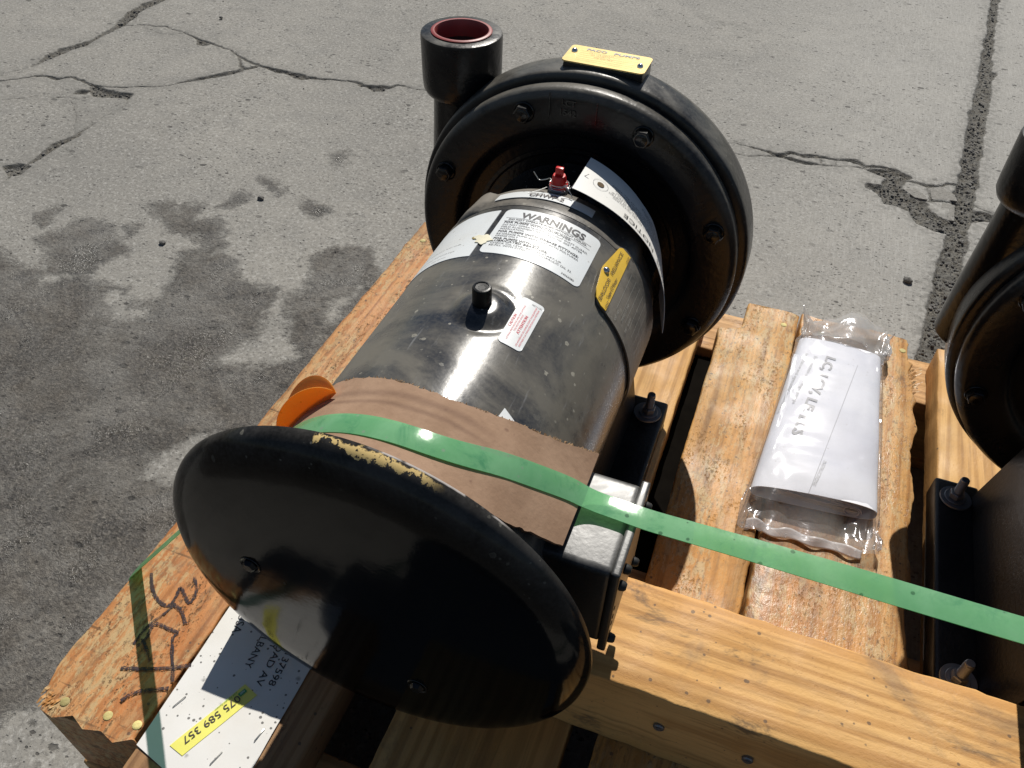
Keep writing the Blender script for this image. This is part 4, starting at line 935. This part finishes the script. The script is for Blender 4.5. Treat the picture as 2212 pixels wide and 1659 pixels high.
# ------------------------------------------------------------------ the paper tag on its wire
def tagfn(u, v):
    a = 8.5+u*78; w_ = .0535; tilt = lerp(a, (8, 20, 40, 60, 80), (.0, .05, .17, .25, .285)); r0 = lerp(a, (8, 20, 60, 88), (.1125, .1115, .1125, .1130)); y0 = lerp(a, (8, 50, 70, 88), (.3400, .3395, .331, .316))
    return tuple(P_cyl(a, y0+w_*v*math.cos(tilt), r0-w_*v*math.sin(tilt)))
V_, F_ = sheet(tagfn, 60, 12, .0004)
tag = obj('paper_tag', (V_, F_), M_tag, base=tuple(P_cyl(8, .34, .1125)), sharp=60, label='long curled white paper tag printed NOTICE, hanging from the wire by the red cap', cat='tag')
def tmap(x, y, t):      # x along the tag from its near end, y across it
    u = x/(R(78)*.113); v = y/.0535; p = np.array(tagfn(u, v)); e = 1e-3; n_ = np.cross(np.array(tagfn(u+e, v))-p, np.array(tagfn(u, v+e))-p); n_ /= np.linalg.norm(n_)
    if np.dot(n_, P_cyl(8+u*78, 0, 1)) < 0: n_ = -n_
    return p+n_*.0007
fl_ = lambda vf, x0, y0: ([(x0-x, y0-y) for x, y in vf[0]], vf[1])
obj('lettering', join(place2(fl_(lines2([('NOTICE', 0, 0, .0062, dict(width=.040)), ]), .088, .0092), tmap), place2(fl_(lines2([('SAFEGUARDS', 0, 0, .0062, dict(width=.05))]), .146, .0092), tmap)), M_ink, tag)
sm = [(s_, 0, -.0032*i_, .0017, dict(width=w_)) for i_, (s_, w_) in enumerate((('READ THESE INSTRUCTIONS BEFORE INSTALLING', .085), ('OR OPERATING THE PUMP. THE VENT PLUG SHIPPED', .09), ('WITH THE UNIT MUST BE FITTED BEFORE START UP', .088), ('AND THE RED SHIPPING CAP MUST BE REMOVED', .084), ('FAILURE TO DO SO MAY CAUSE SEAL DAMAGE', .086), ('KEEP THIS TAG WITH THE UNIT AT ALL TIMES', .09), ('CHECK ROTATION', .045), ('TURN SHAFT BY HAND', .05), ('SEE MANUAL FOR MORE', .055)))]
obj('small_print', place2(fl_(lines2(sm), .118, .0185), tmap), M_ink, tag)
ho = [(.019+.0033*math.cos(t), .0235+.0033*math.sin(t)) for t in np.linspace(0, 6.283, 17)[:-1]]
obj('eyelet', place2((ho, [list(range(16))]), tmap), flat('kraft eyelet hole', (.10, .06, .02), .8), tag)
obj('eyelet_ring', join(*[place2((ho_, [[i, (i+1) % 24, 24+(i+1) % 24, 24+i] for i in range(24)]), tmap) for ho_ in ([(.019+r_*math.cos(t), .0235+r_*math.sin(t)) for r_ in (.0070, .0073) for t in np.linspace(0, 6.283, 25)[:-1]],)]), M_grey, tag)
c_ = (0, .3585)
coil = [(c_[0]+(.0082+.0006*math.sin(3*t))*math.cos(t), c_[1]+.0082*math.sin(t), .0985+.0016+.0007*math.sin(t*1.3)+.0002*t) for t in np.linspace(-2.2, 12.4, 60)]
wires = [tube(spline(coil, 2), .00032, 6),
    tube(spline([(-.0220, .357, .1085), (-.0190, .357, .1045), (-.0165, .357, .1020), (-.0115, .357, .1035), (-.0070, .356, .1060), (-.0045, .353, .1050)], 8), .00042, 6),
    tube(spline([(.0072, .354, .1040), (.0095, .353, .1025), (.0120, .353, .1030), (.0145, .355, .1065), (.0185, .362, .1095), (.0235, .365, .1120)], 8), .0003, 6),
    tube(spline([(.0068, .350, .1055), (.0095, .350, .1035), (.0130, .349, .1010), (.0160, .346, .0985)], 8), .0004, 6),
    tube(spline([(-.0075, .352, .1000), (-.0120, .345, .1000), (-.0190, .335, .1005)], 8), .0003, 6),
    tube(spline([(.0095, .353, .1025), (.0105, .3545, .1035), (.0115, .352, .1020), (.0125, .3545, .1035), (.0135, .353, .1025)], 6), .0003, 6)]
obj('tie_wire', join(*wires), M_wire, base=(0, .3585, .0985), label='thin bright wire twisted round the red cap and through the paper tag', cat='wire')

# ------------------------------------------------------------------ folded booklet inside a polythene bag
def bk(u, v, hw_s=1., h0=.0098, zc=ZP+.0128, dx=0):
    th = 2*math.pi*u; t = v; y = .3455+(.588-.3455)*t; xc = .2845+.0055*t+dx; hw = (.0595-.0135*t)*hw_s
    hh = h0*(1-.15*t)*(1-.10*math.exp(-((t-0.)/.10)**2)); e = .32
    cx_ = math.copysign(abs(math.cos(th))**e, math.cos(th)); sz = math.copysign(abs(math.sin(th))**.75, math.sin(th))
    bul = .0030*math.cos(cx_*1.5)*(1 if sz > 0 else 0)*(.5+.5*math.cos(t*2))+.0008*math.sin(t*14+cx_*2)*(sz > 0)
    return (xc+hw*cx_, y+(.006*cx_*(1-t)), zc+hh*sz+bul)
bagb = thing('plastic_bag', (.285, .30, ZP), 'milky clear plastic bag, crumpled at both ends, lying on the amber boards', 'plastic bag')
bkt = thing('folded_booklet', (.285, .345, ZP+.001), 'folded white instruction booklet printed LC, LCV, LF, LCS inside the plastic bag', 'booklet')
obj('cover_sheet', sheet(lambda u, v: bk(u, v), 96, 50, .0006), M_paper, bkt, sharp=70)
def inner(u, v):
    a = 2*math.pi*u*1.35; r = .0088*(1-.35*u); return (.322+r*math.cos(a), .349+.20*v, ZP+.0118+r*.85*math.sin(a))
obj('inner_page', sheet(inner, 60, 4, .0005), M_paper, bkt)
for k_, (a, b) in enumerate(((.18, .0035), (.25, .0065), (.33, -.001))):
    obj('inner_page', sheet(lambda u, v: (.240+.078*u, .352+.2*v, ZP+.0125+b+.0018*math.sin(u*5+k_)), 24, 3, .0006), M_paper, bkt)
obj('packing_block', box(.250, .328, .352, .575, ZP+.003, ZP+.010, .001), flat('shaded paper stack', (.5, .5, .5), .8), bkt)
def bmap(o2, d2):       # text on the top of the booklet; 2D offset along direction d2, up to its left
    o2 = np.array(o2, float); d2 = np.array(d2, float); d2 /= np.linalg.norm(d2); u2 = np.array([-d2[1], d2[0]])
    def f(x, y, t):
        p = o2+d2*x+u2*y; tt = (p[1]-.3455)/(.588-.3455); xc = .2845+.0055*tt; hw = .0595-.0135*tt
        c = max(-.93, min(.93, (p[0]-xc)/hw)); cc_ = abs(c)**(1/.32); th = math.acos(max(0, min(1, cc_))); th = th if c > 0 else math.pi-th
        q = bk(th/(2*math.pi), max(0, min(1, (p[1]-.006*c*(1-tt)-.3455)/(.588-.3455)))); return np.array([p[0], p[1], q[2]+.0009])
    return f
d_ = (-.024, -.143)
obj('title_print', place2(lines2([('LC, LCV, LF, LCS', 0, -.005, .0105, dict(bold=.035, width=.143))]), bmap((.281, .560), d_)), M_grey, bkt)
obj('small_print', join(place2(lines2([('End-suction centrifugal pumps', 0, 0, .0038, dict(width=.090))]), bmap((.2625, .556), d_)),
    place2(lines2([('Installation and operating instructions', 0, 0, .0036, dict(width=.108))]), bmap((.2525, .558), d_)),
    place2(lines2([('INSTRUCTIONS', 0, -.002, .0036, dict(width=.037))]), bmap((.289, .392), (-.006, -.03)))), M_faint, bkt)
obj('rule_line', place2(bars2([(0, .215, -.0002, .0002)]), bmap((.310, .557), (-.033, -.216))), M_grey, bkt)
vB = [VN(101), VN(102), VN(103)]
def bagfn(u, v):
    th = 2*math.pi*u; t = v; y = .302+(.645-.302)*t; inb = 1/(1+math.exp(-(y-.340)/.006)); inf = 1/(1+math.exp((y-.592)/.006)); bd = inb*inf
    tt = (y-.3455)/(.588-.3455); xc = .2845+.0055*min(1, max(0, tt))+(.006 if y > .59 else 0)*(t); hw = (.0625-.0135*min(1.15, max(0, tt))) + (.003*(1-inf))
    hh = .0022+.0112*bd+.0055*(1-inf)*math.exp(-((y-.617)/.015)**2)+.002*(1-inb)*math.exp(-((y-.325)/.02)**2)
    c = math.cos(th); s_ = math.sin(th); cx_ = math.copysign(abs(c)**.4, c); sz = math.copysign(abs(s_)**.75, s_)
    w1 = .0035+.012*(1-bd); nz = (vB[0](np.array([u*14+.1]), np.array([t*11.]))[0]-.5)*w1+(vB[1](np.array([u*37]), np.array([t*30.]))[0]-.5)*w1*.5
    if abs(u) < 1e-9 or abs(u-1) < 1e-9: nz = 0
    bul = .0042*math.cos(cx_*1.5)*(1 if sz > 0 else 0)*bd
    z = ZP+.0135+hh*sz+bul+nz*(sz > -.2)+(1-bd)*(-.004+(.007*math.sin(cx_*5+1) if y > .59 else .003*math.sin(cx_*9)))+(.004 if y > .59 else 0)
    yy = y+(.010*math.sin(cx_*3.1+.6)+.004*math.sin(cx_*9) if y > .60 else 0)*(t-.85)/.15*1.0+((.006*cx_-.0025*math.sin(cx_*17)) if y < .33 else .006*cx_*(1-tt if tt < 1 else 0))
    return (xc+hw*cx_*(1+.05*nz/.004*(1-bd)), yy, max(ZP+.0008, z))
obj('bag_film', film(bagfn, 120, 110), M_bag, bagb, sharp=180)
obj('sealed_edge', sheet(lambda u, v: (.228+.108*u, .2985+.009*v+.010*u*0+.002*math.sin(u*19)+.004*u, ZP+.0022+.0022*math.sin(u*23)*v+.0014*math.sin(u*9)**2+.004*v), 70, 5, .0003), flat('white bag seal', (.78, .74, .72), .3, bump=.8, bs=60), bagb, sharp=180)

# ------------------------------------------------------------------ the shipping card stapled to the skid end
ZL = ZP+.0006
card_p = [(-.1795, -.0835), (-.1745, -.0800), (-.086, -.0845), (-.083, -.062), (-.084, .0), (-.085, .075), (-.1815, .070), (-.1800, .0)]
card_p = [(-.1760, -.0800), (-.150, -.0865), (-.120, -.0945), (-.0865, -.0995), (-.0840, -.060), (-.0845, .0), (-.0850, .078), (-.1795, .074), (-.1775, .0)]
sl_ = obj('shipping_card', slab(card_p, lambda x, y, t: np.array([x, y, ZL+t+.0009*math.sin(x*55)*math.sin(y*48)**2]), .0007, .008), M_labelD, base=(-.13, 0, ZL), sharp=30,
          label='spotted white shipping card with a yellow number sticker, stapled under the drip cover', cat='shipping card')
zt = lambda x, y: ZL+.0007+.0009*math.sin(x*55)*math.sin(y*48)**2
def pmap(o2, d2, lift=.0004):
    o2 = np.array(o2, float); d2 = np.array(d2, float); d2 /= np.linalg.norm(d2); u2 = np.array([-d2[1], d2[0]])
    def f(x, y, t): p = o2+d2*x+u2*y; return np.array([p[0], p[1], zt(p[0], p[1])+lift+t])
    return f
down = (.10, -1)
obj('lettering', join(place2(lines2([('SUPPLY', -.026, -.002, .0062, {})]), pmap((-.0965, .040), (.03, -1))),
    place2(lines2([('JOB 137598', -.016, -.002, .0062, dict(width=.052))]), pmap((-.1095, .034), (.06, -1))),
    place2(lines2([('RAILROAD AV', -.024, -.002, .0062, dict(width=.066))]), pmap((-.1195, .036), (.06, -1))),
    place2(lines2([('RY', 0, -.002, .0060, {})]), pmap((-.1255, .036), down)),
    place2(lines2([('ALBANY', 0, -.002, .0066, dict(width=.036))]), pmap((-.1375, .040), down)),
    place2(lines2([('USA', 0, -.002, .0075, {})]), pmap((-.1650, .046), (.2, -1)))), M_ink, sl_)
ys = [(-.1265, -.0085), (-.1125, -.0130), (-.1385, -.0745), (-.1520, -.0715)]
obj('number_sticker', slab(ys, lambda x, y, t: np.array([x, y, zt(x, y)+.0002+t]), .0003, .006), M_yellowst, sl_, sharp=30)
obj('sticker_digits', place2(lines2([('075 589 357', 0, 0, .0062, dict(width=.050))]), pmap((-.1268, -.0185), (-.0205, -.0470), .0011)), M_inkb, sl_)
obj('sticker_logo', join(place2(bars2([(0, .0065, 0, .0035)]), pmap((-.1245, -.0118), (-.0205, -.0470), .0009))), M_green, sl_)
obj('sticker_caption', place2(lines2([('ABF Freight System', 0, 0, .0014, dict(width=.020))]), pmap((-.1290, -.0165), (-.0205, -.0470), .0011)), M_green, sl_)
obj('sticker_letters', place2(lines2([('ABF', .0010, .0008, .0019, {})]), pmap((-.1245, -.0118), (-.0205, -.0470), .0013)), M_white, sl_)
for (x, y), a in (((-.1665, -.040), 70), ((-.0925, -.040), 80), ((-.1135, -.067), 75)):
    d_ = np.array([math.cos(R(a)), math.sin(R(a)), 0])*.0058; c = np.array([x, y, zt(x, y)+.0006])
    obj('staple', tube([c-d_-[0, 0, .002], c-d_, c-d_*.9+[0, 0, .0004], c+d_*.9+[0, 0, .0004], c+d_, c+d_-[0, 0, .002]], .0004, 6), M_wire, sl_)
# wood chips lying in the gap beside the strap
def chip(x, y, z, s, label):
    V = [(x+random.uniform(-1, 1)*s, y+random.uniform(-1.6, 1.6)*s, z+random.uniform(0, .5)*s) for _ in range(8)]
    bm = bmesh.new(); [bm.verts.new(v) for v in V]; bmesh.ops.convex_hull(bm, input=bm.verts); bm.verts.index_update(); vf = (np.array([v.co[:] for v in bm.verts]), [[v.index for v in f.verts] for f in bm.faces]); bm.free()
    obj('wood_chip', vf, W_pine, smooth=False, label=label, cat='wood chip')
chip(.146, .225, -.2285, .003, 'pale wood chip down in the gap beside the conduit box')
chip(.1455, .196, -.2285, .0025, 'small wood chip nearest the strap in the gap right of the conduit box')
